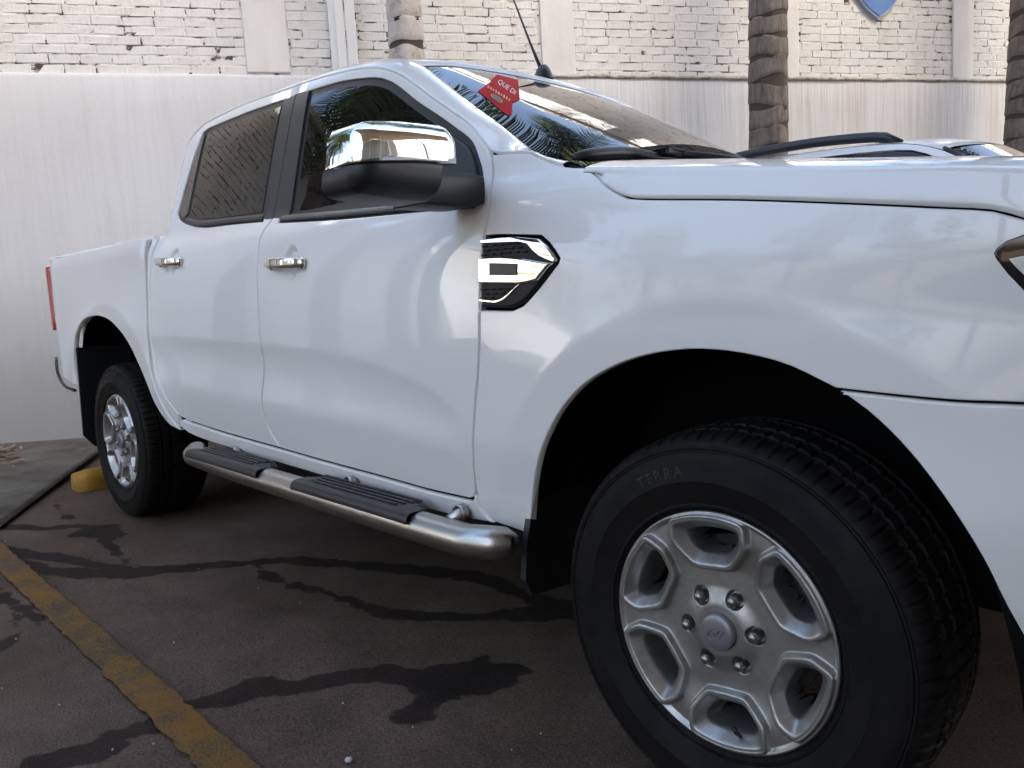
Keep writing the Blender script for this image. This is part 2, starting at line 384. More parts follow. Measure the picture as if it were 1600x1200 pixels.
SILL=path([(-.613,.466),(-.640,.474),(-.664,.50),(-.672,.532)],[(-.672,.532),(-.684,.514),(-.705,.505)],[(-.705,.505),(-.871,.502),(-1.075,.507),(-1.418,.513),(-1.66,.520),(-1.95,.527),(-2.20,.535),(-2.40,.547)],[(-2.40,.547),(-2.45,.556),(-2.49,.535)],[(-2.49,.535),(-2.46,.515),(-2.42,.50)],SILLB[::-1])
RIDGE=[(-2.50,.512),(-2.53,.535),(-2.600,.615),(-2.652,.725),(-2.678,.85),(-2.685,.962),(-2.687,1.123),(-2.695,1.25),(-2.70,1.305)]
RARCH=[(-3.735,.62),(-3.735,.74),(-3.72,.804),(-3.679,.874),(-3.598,.928),(-3.492,.965),(-3.328,.982),(-3.166,.966),(-3.037,.924),(-2.925,.862),(-2.83,.777),(-2.74,.684),(-2.68,.603),(-2.615,.537),(-2.50,.500)]
BED=path([(-2.50,.512)]+RIDGE[1:],[(-2.70,1.305),(-3.1,1.318),(-3.6,1.330),(-4.1,1.337),(-4.33,1.338)],[(-4.33,1.338),(-4.345,1.26),(-4.345,1.0),(-4.32,.80),(-4.29,.70)],[(-4.29,.70),(-4.0,.64),(-3.735,.62)],RARCH,[(-2.50,.500),(-2.50,.512)])
QTR=path(RREAR[1:],[(-2.487,1.763),(-2.55,1.758),(-2.62,1.70),(-2.66,1.60),(-2.672,1.45),(-2.68,1.30)],[(-2.68,1.30),(-2.672,1.12),(-2.668,.962),(-2.66,.85),(-2.635,.725),(-2.585,.62),(-2.52,.545),(-2.492,.53)],[(-2.492,.53),(-2.475,.572)])
BUMP=path(BSEAM,[(.70,.838),(.70,.42),(.60,.36),(.49,.36)],FARCH2[::-1])
# ---- dark inner shell behind the shut lines ----------------------------------
SHELL=path([(-.50,.475),(-1.0,.47),(-2.42,.51),(-2.53,.55),(-2.62,.62),(-2.70,.72),(-2.80,.83),(-2.95,.93),(-3.17,.99),(-3.33,1.0),(-3.5,.985),(-3.62,.94),(-3.72,.85),(-3.75,.70),(-4.27,.72)],[(-4.27,.72),(-4.30,1.31)],[(-4.30,1.31),(-2.70,1.29),(-2.66,1.45),(-2.62,1.66),(-2.487,1.745),(-1.95,1.75),(-1.376,1.71),(-1.125,1.645),(-.75,1.435),(-.63,1.34),(-.50,1.32),(-.30,1.265),(-.1,1.225),(.2,1.178),(.45,1.135),(.69,1.05)],[(.69,1.05),(.69,.45),(.51,.45)],[(.51,.45),(.46,.60),(.42,.68),(.33,.79),(.22,.87),(.10,.915),(-.019,.925),(-.15,.905),(-.31,.84),(-.42,.72),(-.49,.55),(-.50,.475)])
panel('inner_shell',SHELL,'cavity',truck,f=lambda x,z:W(x,z,False),off=-.022,grid=.06,step=.05,depth=.004)
# ---- painted panels ---------------------------------------------------------
fine_d=lambda c:[(lambda q:math.hypot(q[0]-c[0],q[1]-c[1])<.075,(c[0]-.08,c[0]+.08,c[1]-.08,c[1]+.08),.008),(lambda q:.60<q[1]<.93,(-2.7,-.6,.60,.93),.0115)]
fine_a=lambda cx,a0:[(lambda q:abs(math.hypot(q[0]-cx,q[1]-.4)-a0)<.045,(cx-.7,cx+.7,.3,1.08),.0105)]
fd=panel('front_door',DF,'paint',truck,holes=[FW],fine=fine_d(CUPS[0]),grid=.022)
rd=panel('rear_door',DR,'paint',truck,holes=[RW],fine=fine_d(CUPS[1]),grid=.022)
fen=panel('front_fender',FEN,'paint',truck,grid=.02,depth=.018,holes=[VENT],fine=fine_a(0,.597))
sill=panel('sill',SILL,'paint',truck,grid=.03,depth=.02,off=.004,gap=.001)
bed=panel('bed_side',BED,'paint',truck,grid=.022,depth=.02,fine=fine_a(-3.2,.64))
qtr=panel('cab_corner',QTR,'paint',truck,grid=.022)
bmp=panel('bumper_corner',BUMP,'paint',truck,grid=.025,depth=.02,off=-.001,fine=fine_a(0,.597))
wf=lambda x,z:W(x,z,False)
# ---- side glass and trims (sub-parts of the doors) ---------------------------
for nm,poly,m,par,off in (('window_trim',FW,'rubber_trim',fd,-.006),('window_trim',RW,'rubber_trim',rd,-.006)):
    V,Fc,N=panel_data(poly,f=wf,off=off,grid=.05,step=.04,gap=-.003)
    for s,pp in ((-1,par[0]),(1,par[1])):
        if s<0: obj(nm,V,Fc,m,pp,True,N)
        else: obj(nm,[(a,-b,c) for a,b,c in V],[t[::-1] for t in Fc],m,pp,True,[(a.x,-a.y,a.z) for a in N])
gl=lambda x,z:W(x,max(z,1.335),False)+(max(z,1.335)-z)*.30 if z<1.335 else W(x,z,False)
panel('window_glass',FG,'glass_tint',None,parents=fd,f=gl,off=-.0035,grid=.05,depth=.003,edge=.002)
panel('window_glass',RG,'glass_tint',None,parents=rd,f=gl,off=-.0035,grid=.05,depth=.003,edge=.002)
panel('quarter_insert',NAR,'gloss_black',None,parents=rd,f=wf,off=-.001,grid=.05,depth=.006)
panel('pillar_trim',BF,'satin_black',None,parents=fd,f=wf,off=.001,gap=.0002,grid=.05,depth=.008,edge=.003)
panel('pillar_trim',BR,'satin_black',None,parents=rd,f=wf,off=.001,gap=.0002,grid=.05,depth=.008,edge=.003)
panel('mirror_sail',SAIL,'black_plastic',None,parents=fd,f=gl,off=.006,grid=.03,depth=.012,edge=.004)
# belt mouldings: a thin bright-edged strip along the bottom of the glass
def strip(name,pts,hw,m,parents,off,f=wf,thick=.008):
    c=crom([Vector(q) for q in pts],.03); rows=[]
    for i,q in enumerate(c):
        t=(c[min(i+1,len(c)-1)]-c[max(i-1,0)]).normalized(); n=Vector((-t.y,t.x)); row=[]
        for a,d in ((-1,-thick),(-1,-.002),(-.6,.0),(0,.0015),(.6,.0),(1,-.002),(1,-thick)):
            z=q+n*hw*a; row.append((z.x,-(f(z.x,z.y)+off+d),z.y))
        rows.append(row)
    V,Fc=loft(rows)
    for s,pp in ((-1,parents[0]),(1,parents[1])):
        o=obj(name,[(a.x,a.y*(-s),a.z) for a in V],Fc,m,pp); fixn(o)
strip('belt_moulding',[(-.66,1.2365),(-.85,1.248),(-1.25,1.267),(-1.62,1.289)],.010,'satin_black',fd,.003)
strip('belt_moulding',[(-1.765,1.306),(-2.0,1.318),(-2.28,1.331),(-2.44,1.356)],.010,'satin_black',rd,.003)
# ---- roof, pillars, windscreen ----------------------------------------------
WSE=[(-.41,-.757,1.292),(-.455,-.754,1.302),(-.52,-.748,1.322),(-.575,-.737,1.352),(-.635,-.726,1.388),(-.741,-.703,1.456),(-.847,-.682,1.519),(-.929,-.664,1.571),(-1.016,-.646,1.626),(-1.10,-.628,1.679),(-1.165,-.612,1.714)]
INR=WSE+[(-1.22,-.606,1.737),(-1.3,-.603,1.757),(-1.5,-.60,1.782),(-1.8,-.60,1.796),(-2.1,-.60,1.80),(-2.4,-.60,1.793),(-2.56,-.60,1.772),(-2.63,-.605,1.735)]
NI=90
ic=crom([Vector(q) for q in INR],.01)
def res3(c,n):
    L=[0]
    for a,b in zip(c,c[1:]): L.append(L[-1]+(b-a).length)
    out=[];j=0
    for i in range(n):
        s=L[-1]*i/(n-1)
        while j<len(L)-2 and L[j+1]<s: j+=1
        t=(s-L[j])/max(1e-9,L[j+1]-L[j]); out.append(c[j]+(c[j+1]-c[j])*t)
    return out
gapc=[Vector((q[0],-W(q[0],q[1],False),q[1])) for q in crom([Vector(q) for q in ([(-.40,1.288),(-.47,1.312),(-.515,1.333),(-.58,1.342),(-.640,1.353)]+[q for q in ROOFGAP[::-1] if q[0]<-.65 and q[0]>-2.59]+[(-2.60,1.722),(-2.645,1.66)])],.01)]
# match the two edges by arc length, pinned at the windscreen's upper corner
k1=min(range(len(ic)),key=lambda i:(ic[i]-Vector(WSE[-1])).length); k2=min(range(len(gapc)),key=lambda i:abs(gapc[i].x+1.20)+abs(gapc[i].z-1.686))
A=res3(ic[:k1+1],50)+res3(ic[k1:],60)[1:]; B=res3(gapc[:k2+1],50)+res3(gapc[k2:],60)[1:]
rows=[]
for a,b in zip(A,B):
    n=Wn(b.x,b.z,wf); up=Vector((0,0,1))-n*n.z; L=(a-b).length
    bb=b-Vector((0,0,0)); ctrl=(a+b)/2+Vector((0,-.5,.87))*min(.018,.22*L)
    b0=b+n*-.014; row=[b0,b+up*.0015-n*.002,b+up*.004]
    for t in (.1,.25,.4,.55,.7,.85,1): row.append((b+up*.004)*(1-t)**2+ctrl*2*t*(1-t)+a*t*t)
    row.append(a+Vector((0,.005,-.012))); row.append(a+Vector((-.01,.012,-.045))); rows.append(row)
V,Fc=loft(rows)
for s in (-1,1): fixn(obj('roof_rail',[(q.x,q.y*(-s),q.z) for q in V],Fc,'paint',truck))
# windscreen
wsc=[Vector((-.395,-.765,1.244))*(1-k/35)+Vector((-1.165,-.612,1.714))*(k/35)+Vector((.006,0,.010))*4*(k/35)*(1-k/35) for k in range(36)]; rows=[]
for i,e in enumerate(wsc):
    t=i/35; bow=.105*(1-t)+.055*t; row=[]
    for k in range(41):
        y=e.y*(1-2*k/40)*1.03; s=1-(y/e.y)**2; nrm=Vector((.50,0,.866)); row.append(Vector((e.x,y,e.z))+nrm*(bow*.62*s-.012+.011*min(1,max(0,s)*2.5))+Vector((.04*s*(1-t),0,-.02*s*(1-t))))
    rows.append(row)
V,Fc=loft(rows); ws=fixn(obj('windscreen',V,Fc,'glass_tint',truck))
wtop=rows[-1]
# roof skin
rx=[q for q in A[49:]]; rows=[]
for i,e in enumerate(rx):
    t=i/(len(rx)-1); row=[]
    for k in range(41):
        u=1-2*k/40; s=1-u*u
        if i==0: row.append(wtop[k]+Vector((-.004,0,.003)))
        else:
            f=min(1,i/7.0); z=e.z+.036*s; q=Vector((e.x,e.y*u,z)); q0=Vector((e.x+(wtop[k].x-wtop[0].x)*(1-f),e.y*u,e.z+(wtop[k].z-wtop[0].z)*(1-f)+.036*s*f)); row.append(q0 if f<1 else q)
    rows.append(row)
V,Fc=loft(rows); roof=fixn(obj('roof',V,Fc,'paint',truck))
# cab back
V,Fc=loft([[(-2.63-.02*math.sin(math.pi*k/10),-.66+.132*k,z) for k in range(11)] for z in (1.2,1.34,1.5,1.66,1.745)]); cb=obj('cab_back',V,Fc,'paint',truck)
MB().box((-2.668,0,1.53),(.012,1.1,.30),bev=.005).build('rear_window','glass_tint',cb)
# ---- bonnet -------------------------------------------------------------------
EDGE=[(-.33,1.272),(-.029,1.229),(.205,1.195),(.457,1.161),(.62,1.125),(.74,1.082),(.83,1.02),(.88,.94)]
def dome(i,x): return (.025*(1-math.exp(-i/.06))+.022*i)*(1-.35*sm(.5,.9,x))
rows=[]; xs=[-.325,-.32,-.31]+[-.30+.02*k for k in range(51)]+[.72+.02*k for k in range(7)]
hg=lambda x: lin(crom_h,x)
crom_h=[(q.x,q.y) for q in crom([Vector(q) for q in HGAP],.01)]+[(.80,.99),(.88,.93)]
for x_ in xs:
    ze=herm(EDGE,x_); zg=min(hg(x_)+.0006,ze-.004); row=[]
    ye=wf(x_,ze-.012)-.012
    wg=wf(x_,zg); row.append(Vector((x_,-(wg-.014),zg-.0005))); row.append(Vector((x_,-(wg-.0012),zg+.0008)))
    for t in (.12,.35,.6,.82,1.0):
        z=zg+.003+(ze-.012-zg-.003)*t; row.append(Vector((x_,-wf(x_,z),z)))
    y0=wf(x_,ze-.012)
    for a in (20,40,60,80): row.append(Vector((x_,-(y0-.014*(1-math.cos(R(a)))),ze-.012+.014*math.sin(R(a)))))
    for k in range(1,19):
        i=(y0-.014)*(k/18.0)**1.35; row.append(Vector((x_+ (.10*sm(0,.7,i) if x_<-.2 else .10*sm(0,.7,i)*(1-(x_+.2)/1.1)),-(y0-.014-i),ze+.0015+dome(i,x_))))
    full=row+[Vector((q.x,-q.y,q.z)) for q in row[-2::-1]]
    rows.append(full)
rows.insert(0,[q+Vector((.004,0,-.03)) for q in rows[0]])
V,Fc=loft(rows); hood=fixn(obj('bonnet',V,Fc,'paint',truck))
# cowl panel, wipers
V,Fc=loft([[(-.40+.13*(1-(y/.76)**2)+dx,y,zz+.035*(1-(y/.76)**2)) for y in [-.76+.076*k for k in range(21)]] for dx,zz in ((-.02,1.272),(.03,1.262),(.08,1.240),(.14,1.22))])
cowl=obj('cowl_grille',V,Fc,'black_plastic',truck)
def wsp(y,t):  # point on the windscreen
    r=wsrows[int(t*35)]; k=min(40,max(0,(y/r[0].y*-1+1)*20)); a=int(k); q=r[a]+(r[min(40,a+1)]-r[a])*(k-a); return q
wsrows=[[Vector(V2) for V2 in r] for r in [[]]]; wsv=[v.co.copy() for v in ws.data.vertices]; wsrows=[wsv[i*41:(i+1)*41] for i in range(36)]
up=Vector((.5,0,.866))
for y0,y1,t0,t1 in ((-.70,-.12,.165,.10),(-.02,.60,.09,.06)):
    b=MB(); pts=[wsp(y0+(y1-y0)*k/12,t0+(t1-t0)*k/12)+up*.022 for k in range(13)]
    wp=b.tube(pts,[.008]+[.016]*11+[.008],8).build('wiper',  'black_plastic',truck,True)
    b=MB(); piv=wsp((y0*.35+y1*.65)+.22,.03)+up*.01+Vector((.06,0,-.02)); mid=pts[6]+up*.016
    b.tube([piv,piv+up*.04,(piv+mid)/2+up*.03,mid],[.018,.016,.011,.010],8); b.box(mid,(.05,.09,.022),bev=.006); b.build('wiper_arm','satin_black',wp,True)
# aerial
ab=Vector((-1.215,0,1.775)); b=MB(); b.lathe([(.0,.052),(.012,.049),(.024,.036),(.033,.014),(.036,.0)],20,'z',ab); an=b.build('antenna','satin_black',truck,True)
MB().tube([ab+Vector((-.012,0,.04)),ab+Vector((-.06,0,.14)),ab+Vector((-.15,0,.34))],[.007,.0045,.003],8).build('mast','black_plastic',an,True)
# ---- fender vent ---------------------------------------------------------------
vt=panel('fender_vent',path([(-.598,1.145),(-.557,1.147),(-.412,1.134)],[(-.412,1.134),(-.386,1.117),(-.357,1.085),(-.360,1.077)],[(-.360,1.077),(-.413,1.032),(-.462,.995),(-.495,.985),(-.600,.987)],[(-.600,.987),(-.598,1.145)]),'mesh_black',truck,f=wf,off=.0015,grid=.03,depth=.012,edge=.006)
chrome_top=path([(-.597,1.143),(-.5,1.142),(-.413,1.131)],[(-.413,1.131),(-.388,1.114),(-.360,1.0845),(-.364,1.079)],[(-.364,1.079),(-.411,1.096),(-.445,1.122)],[(-.445,1.122),(-.47,1.128),(-.597,1.134)],[(-.597,1.134),(-.597,1.143)])
chrome_bar=path([(-.600,1.103),(-.50,1.099),(-.367,1.078)],[(-.367,1.078),(-.383,1.068),(-.412,1.043),(-.470,1.037)],[(-.470,1.037),(-.600,1.043)],[(-.600,1.043),(-.600,1.103)])
chrome_low=path([(-.599,1.003),(-.53,1.001),(-.468,1.037)],[(-.468,1.037),(-.473,1.0365),(-.532,1.0055),(-.599,1.007)],[(-.599,1.007),(-.599,1.003)],step=.01)
for poly,o_,e_ in ((chrome_top,.008,.0018),(chrome_bar,.010,.005)): panel('chrome_trim',poly,'chrome',None,parents=vt,f=wf,off=o_,grid=.03,depth=.010,edge=e_,gap=.0003,step=.012)
panel('chrome_trim',chrome_low,'chrome',None,parents=vt,f=wf,off=.005,grid=.05,depth=.006,edge=.0008,gap=.0001,step=.012)
panel('badge_plate',path([(-.560,1.090),(-.466,1.084)],[(-.466,1.084),(-.466,1.054)],[(-.466,1.054),(-.560,1.058)],[(-.560,1.058),(-.560,1.090)]),'satin_black',None,parents=vt,f=wf,off=.0125,grid=.05,depth=.004,edge=.002)
for s,pp in ((-1,vt[0]),(1,vt[1])):
    b=MB()
    for row,(z0,x0,x1) in enumerate(((1.127,-.585,-.47),(1.117,-.575,-.45),(1.107,-.585,-.435),(1.029,-.585,-.49),(1.019,-.575,-.51),(1.010,-.585,-.525))):
        k=0; x_=x0
        while x_<x1:
            b.box((x_,s*(wf(x_,z0)+.0025),z0),(.016,.006,.0035),bev=.001); x_+=.026; k+=1
    b.build('mesh_bars','mesh_black',pp,kind='stuff')
# ---- headlamp ------------------------------------------------------------------
hl=panel('headlamp',LAMP,'lamp_black',truck,f=wf,off=.002,grid=.04,depth=.012,edge=.005)
panel('lamp_reflector',path([(.69,1.02),(.56,1.05),(.47,1.047),(.442,1.042)],[(.442,1.042),(.467,1.010),(.53,.95),(.69,.92)],[(.69,.92),(.69,1.02)]),'lamp_clear',None,parents=hl,f=wf,off=.005,grid=.04,depth=.006,edge=.002)
# ---- nose ----------------------------------------------------------------------
def nose(z0,z1,n,xo=0.0):
    rows=[]
    for i in range(n+1):
        z=z0+(z1-z0)*i/n; ye=wf(.70,z); row=[]
        for k in range(33):
            a=-1+2*k/32; row.append(Vector((.70+(.235+xo)*(1-abs(a)**2.6)**.72-.05*sm(.95,1.12,z),ye*a,z)))
        rows.append(row)
    return loft(rows)
for nm,z0,z1,m,xo in (('front_bumper',.42,.838,'paint',.03),('grille',.842,1.03,'mesh_black',-.01)):
    V,Fc=nose(z0,z1,8,xo); fixn(obj(nm,V,Fc,m,truck))
b=MB()
for z in (.885,.945,1.0): b.tube([(.70+.24*(1-abs(a)**2.6)**.72-.05*sm(.95,1.12,z),.62*a,z) for a in [-1+.1*k for k in range(21)]],.017,8)
b.build('grille_bar','chrome',truck,True)
# ---- rear: tail lamps, bumper, tailgate, load bed --------------------------------
TL=path([(-4.30,1.225),(-4.30,.90)],[(-4.30,.90),(-4.345,.90)],[(-4.345,.90),(-4.348,1.25)],[(-4.348,1.25),(-4.30,1.225)])
for s in (-1,1):
    rows=[]
    for z in (.895,.905,.95,1.0,1.06,1.12,1.18,1.235,1.262,1.272):
        e=1 if .90<z<1.265 else .55; lean=.030*(1.27-z)/.37
        rows.append([(-4.315+lean+a*.052*e,s*(.79+b_*.075*e),z) for a,b_ in ((1,0),(1,.7),(.75,1),(0,1.08),(-.75,1),(-1,.7),(-1,0))])
    V,Fc=loft(rows,close=True); Fc+=[tuple(range(7)),tuple(63+k for k in range(7))[::-1]]; fixn(obj('tail_lamp',V,Fc,'lamp_red',truck))
b=MB(); b.box((-4.365,0,1.0),(.05,1.40,.60),bev=.015); b.build('tailgate','paint',truck)
rows=[]
for z in (.50,.54,.62,.70,.74):
    rows.append([Vector((-4.14-.22*(1-abs(a)**6)-(.03 if .52<z<.72 else 0),a*.76,z)) for a in [-1+.1*k for k in range(21)]])
V,Fc=loft(rows); fixn(obj('rear_bumper',V,Fc,'chrome',truck))
for s in (-1,1):
    MB().tube(crom([Vector((-3.96,s*.875,.575)),Vector((-4.08,s*.895,.60)),Vector((-4.2,s*.89,.665)),Vector((-4.28,s*.87,.745))],.03),.009,8).build('bumper_strip','gloss_black',truck,True)
b=MB(); b.box((-3.52,0,1.01),(1.60,1.56,.03)); 
for s in (-1,1): b.box((-3.52,s*.80,1.155),(1.58,.03,.27)); b.box((-3.52,s*.80,1.302),(1.58,.10,.03),bev=.01)
b.box((-2.735,0,1.15),(.03,1.56,.27)); b.build('load_bed','paint',truck)
# ---- arches, flaps, chassis -------------------------------------------------------
for s in (-1,1):
    for cx,pts,yin in ((0,FARCH+FARCH2[1:],.50),(-3.2,RARCH[::-1],.50)):
        c=crom([Vector(q) for q in pts],.03); rows=[]
        for y in (.885,.86,.78,.65,yin):
            g=.004 if y<.88 else -.001
            rows.append([(q.x+ (q.x-cx)*g*6, s*y, q.y+.012+ (.01 if y<.8 else 0)) for q in c])
        V,Fc=loft(rows); obj('wheel_arch_liner',V,Fc,'cavity',truck)
    fixn(MB().prism([(s*.898,.44),(s*.868,.56),(s*.66,.62),(s*.66,.30),(s*.885,.318),(s*.905,.36)],-.505,-.488,'yz').build('mud_flap','black_plastic',truck))
    MB().prism([(s*.918,.82),(s*.66,.82),(s*.66,.29),(s*.875,.295),(s*.925,.36)],-3.715,-3.70,'yz').build('mud_flap','black_plastic',truck)
b=MB(); b.box((-1.85,0,.50),(4.9,1.0,.22)); b.box((-3.22,0,.74),(1.5,.98,.50)); b.box((0.02,0,.74),(1.3,.98,.42)); b.box((-1.45,0,.52),(1.75,1.66,.10)); b.box((.45,0,.62),(.4,1.1,.4))
b.box((-1.5,0,.60),(1.6,1.68,.10)); b.tube([(-3.226,-.7,.378),(-3.226,.7,.378)],.07,10); b.tube([(0,-.7,.378),(0,.7,.378)],.05,10); b.build('chassis','cavity',truck)
b=MB(); b.prism([(-.5,.65),(-.5,1.16),(-.9,1.22),(-1.28,1.62),(-2.5,1.66),(-2.55,.65)],-.60,.60,'xz'); b.build('cabin_lining','interior',truck)
# ---- wheels ---------------------------------------------------------------------
def rim_mesh():
    NR,NT_=110,540; V=[];Fc=[];D=[]
    hub_r=.036; rs=[hub_r+(.2285-hub_r)*(i/NR) for i in range(NR+1)]
    def sdf(r,th):
        t=(th+math.pi/6)%(math.pi/3)-math.pi/6; u=abs(r*math.sin(t)); v=r*math.cos(t)
        d=[.126-v, (u-.037)*.746-(v-.126)*.666, u-.0715, r-.2115]
        k=.0035; m=max(d); return m+k*math.log(sum(math.exp((q-m)/k) for q in d))
    for r in rs:
        for j in range(NT_):
            th=2*math.pi*j/NT_; s=sdf(r,th)
            base=-.006-.010*sm(.20,.12,r)+.010*sm(.085,.045,r)       # dished spokes, raised hub
            h=base+.0155*(1-sm(.0075,.0125,s))*sm(.085,.118,r)
            h=max(h,0) if r>.222 else h
            h+= .0025*sm(.2165,.2205,r)*(1-sm(.2265,.2285,r)) if s>.003 else 0
            if s<0: h=base+.0155*sm(.085,.118,r)+ (s*1.1 if s>-.003 else -.0033+(s+.003)*1.5)
            if s<-.017: h-= .11*sm(.017,.024,-s)
            # lug recesses on the spokes
            tt=(th)%(math.pi/3)-math.pi/6; du=math.hypot(r*math.cos(tt)-.0699,r*math.sin(tt))
            if du<.0185: h-=.016*(1-sm(.0150,.0180,du))
            V.append((r*math.cos(th),-h,r*math.sin(th))); D.append(h)
    for i in range(NR):
        for j in range(NT_):
            j2=(j+1)%NT_; q=(i*NT_+j,i*NT_+j2,(i+1)*NT_+j2,(i+1)*NT_+j)
            if min(D[k] for k in q)>-.10: Fc.append(q)
    # rolled flange
    n=len(V)
    for dr,dy in ((.0005,.004),(-.004,.010),(-.012,.014)):
        for j in range(NT_):
            th=2*math.pi*j/NT_; V.append(((.2285+dr)*math.cos(th),dy,(.2285+dr)*math.sin(th)))
    prev=NR*NT_
    for k in range(3):
        for j in range(NT_):
            j2=(j+1)%NT_; Fc.append((prev+j,prev+j2,n+k*NT_+j2,n+k*NT_+j))
        prev=n+k*NT_
    return V,[f for f in Fc]
rv,rf=rim_mesh(); rim_me=mesh('rim',rv,rf,'alloy')
def tyre_mesh():
    # cross-section (radius, y): outer sidewall -> tread -> inner sidewall; y=0 at the flange
    P=[(.224,.010),(.232,.002),(.238,-.004),(.2385,-.0075),(.2415,-.0075),(.244,-.006),(.262,-.013),(.285,-.0185),(.287,-.0195),(.289,-.0185),(.315,-.0185),(.332,-.014),(.3405,-.0100),(.3415,-.0122),(.3440,-.0118),(.345,-.009),(.3475,-.0108),(.350,-.0102),(.351,-.007)]
    S=[(.356,-.005),(.3635,.003),(.3695,.014),(.3725,.030),(.3735,.046)]      # shoulder lugs
    Tr=[(.3740,.050),(.3650,.053),(.3650,.060),(.3745,.063),(.3768,.092),(.3680,.095),(.3680,.102),(.3775,.105),(.378,.1325)]
    full=P+S+Tr; half=len(full); prof=full+[(r,.265-h) for r,h in full[-2::-1]]
    N=468; V=[];Fc=[]; n=len(prof)
    for i in range(N):
        an=2*math.pi*i/N; ph=i%6
        for k,(r,h) in enumerate(prof):
            kk=k if k<half else 2*half-2-k; dr=0;dh=0
            if len(P)<=kk<len(P)+len(S):
                if ph==0: dr=-.0065
                if ph==3 and kk>len(P)+1: dr=-.0025
                if kk<=len(P)+1 and ph==0: dr=-.003
            elif kk>=len(P)+len(S):
                j=kk-len(P)-len(S)
                if j in (0,3,4,7) : dh=.0016*(1 if (i//6)%2 else -1)
                if j in (3,4,7,8) and (i+3)%6==0: dr=-.005
            hh=h+(dh if k<half else -dh)
            V.append(((r+dr)*math.cos(an),hh,(r+dr)*math.sin(an)))
    for i in range(N):
        j=(i+1)%N
        for k in range(n-1): Fc.append((i*n+k,j*n+k,j*n+k+1,i*n+k+1))
    return V,Fc
tv,tf=tyre_mesh(); tyre_me=mesh('tyre',tv,tf,'tyre')
tyre_me.set_sharp_from_angle(angle=R(30))
def ring_text(t,ang0,rad,h,yb):
    V=[];Fc=[];a=R(ang0)
    for ch in t:
        v_,f_=text_mesh(ch,h/.7)
        if not v_: a-=h*.5/rad; continue
        w_=max(q[0] for q in v_); b0=len(V)
        for q in v_:
            an=a-(q[0])/rad; rr=rad+q[1]; V.append((rr*math.cos(an),yb(rr),rr*math.sin(an)))
        Fc+=[tuple(b0+i for i in f) for f in f_]; a-=(w_+h*.28)/rad
    return V,Fc
def text_mesh(t,size):
    c=bpy.data.curves.new('t','FONT'); c.body=t; c.size=size; c.align_x='LEFT'; o=bpy.data.objects.new('t',c); COL.objects.link(o); bpy.context.view_layer.update()
    dg=bpy.context.evaluated_depsgraph_get(); me=o.evaluated_get(dg).to_mesh(); V=[tuple(v_.co) for v_ in me.vertices]; Fc=[tuple(p_.vertices) for p_ in me.polygons]; o.evaluated_get(dg).to_mesh_clear(); bpy.data.objects.remove(o); return V,Fc
lv,lf=ring_text('TERRA',122,.297,.020,lambda r: lin([(.285,-.0185),(.315,-.0185),(.332,-.014)],r)-.0011)
mat('sidewall_print',(.022,.021,.022),.42); letter_me=mesh('sidewall_lettering',lv,lf,'sidewall_print',False)
b=MB(); b.lathe([(.214,.012),(.206,.03),(.200,.06),(.200,.22)],64); b.lathe([(.165,.085),(.165,.10),(.05,.10)],48); b.lathe([(.02,.07),(.165,.085)],48)
barrel_me=mesh('wheel',b.V,b.F,'alloy_dark',fm=None)
b=MB(); b.lathe([(.0,-.0085),(.022,-.0080),(.0315,-.0062),(.0345,-.0035),(.0352,.003),(.0352,.02)],40); cap_me=mesh('centre_cap',b.V,b.F,'cap_grey')
b=MB(); b.lathe([(.0,-.004),(.0055,-.0035),(.0090,-.0005),(.0098,.003)],24)
for k in range(6): pass
b.lathe([(.0112,.002),(.0115,.004),(.0115,.024)],6); b.lathe([(.0095,.0025),(.0112,.002)],6); nut_me=mesh('lug_nut',b.V,b.F,'nut'); nut_me.set_sharp_from_angle(angle=R(40))
b=MB(); b.tube([(.203,.012,0),(.188,-.002,0),(.178,-.006,0)],[.0035,.0045,.005],8); valve_me=mesh('valve',b.V,b.F,'black_plastic')
emb=MB(); emb.tube([(.020*math.cos(a),-.0092,.009*math.sin(a)) for a in [2*math.pi*k/24 for k in range(25)]],.0007,6)
emb.tube([(-.012+.024*k/14,-.0092,.0035*math.sin(k*1.15)) for k in range(15)],.0009,6); emb_me=mesh('cap_emblem',emb.V,emb.F,'nut')
for wx,ang in ((0,36.5),(-3.226,45)):
    for s in (-1,1):
        wo=bpy.data.objects.new('wheel',barrel_me); wo.location=(wx,s*.893,.378); wo.rotation_euler=(0,0,0) if s<0 else (0,0,math.pi); link(wo,truck)
        ry=(0,-R(ang),0)
        for nm,me in (('rim',rim_me),('tyre',tyre_me),('centre_cap',cap_me),('cap_emblem',emb_me),('valve',valve_me)):
            c=bpy.data.objects.new(nm,me); c.rotation_euler=ry if nm!='valve' else (0,R(78),0); link(c,wo)
        c=bpy.data.objects.new('sidewall_lettering',letter_me); c.rotation_euler=(0,0 if wx==0 else R(140),0); link(c,wo)
        for k in range(6):
            a=R(ang+30+60*k); c=bpy.data.objects.new('lug_nut',nut_me); c.location=(.0699*math.cos(a),.0,.0699*math.sin(a)); link(c,wo)
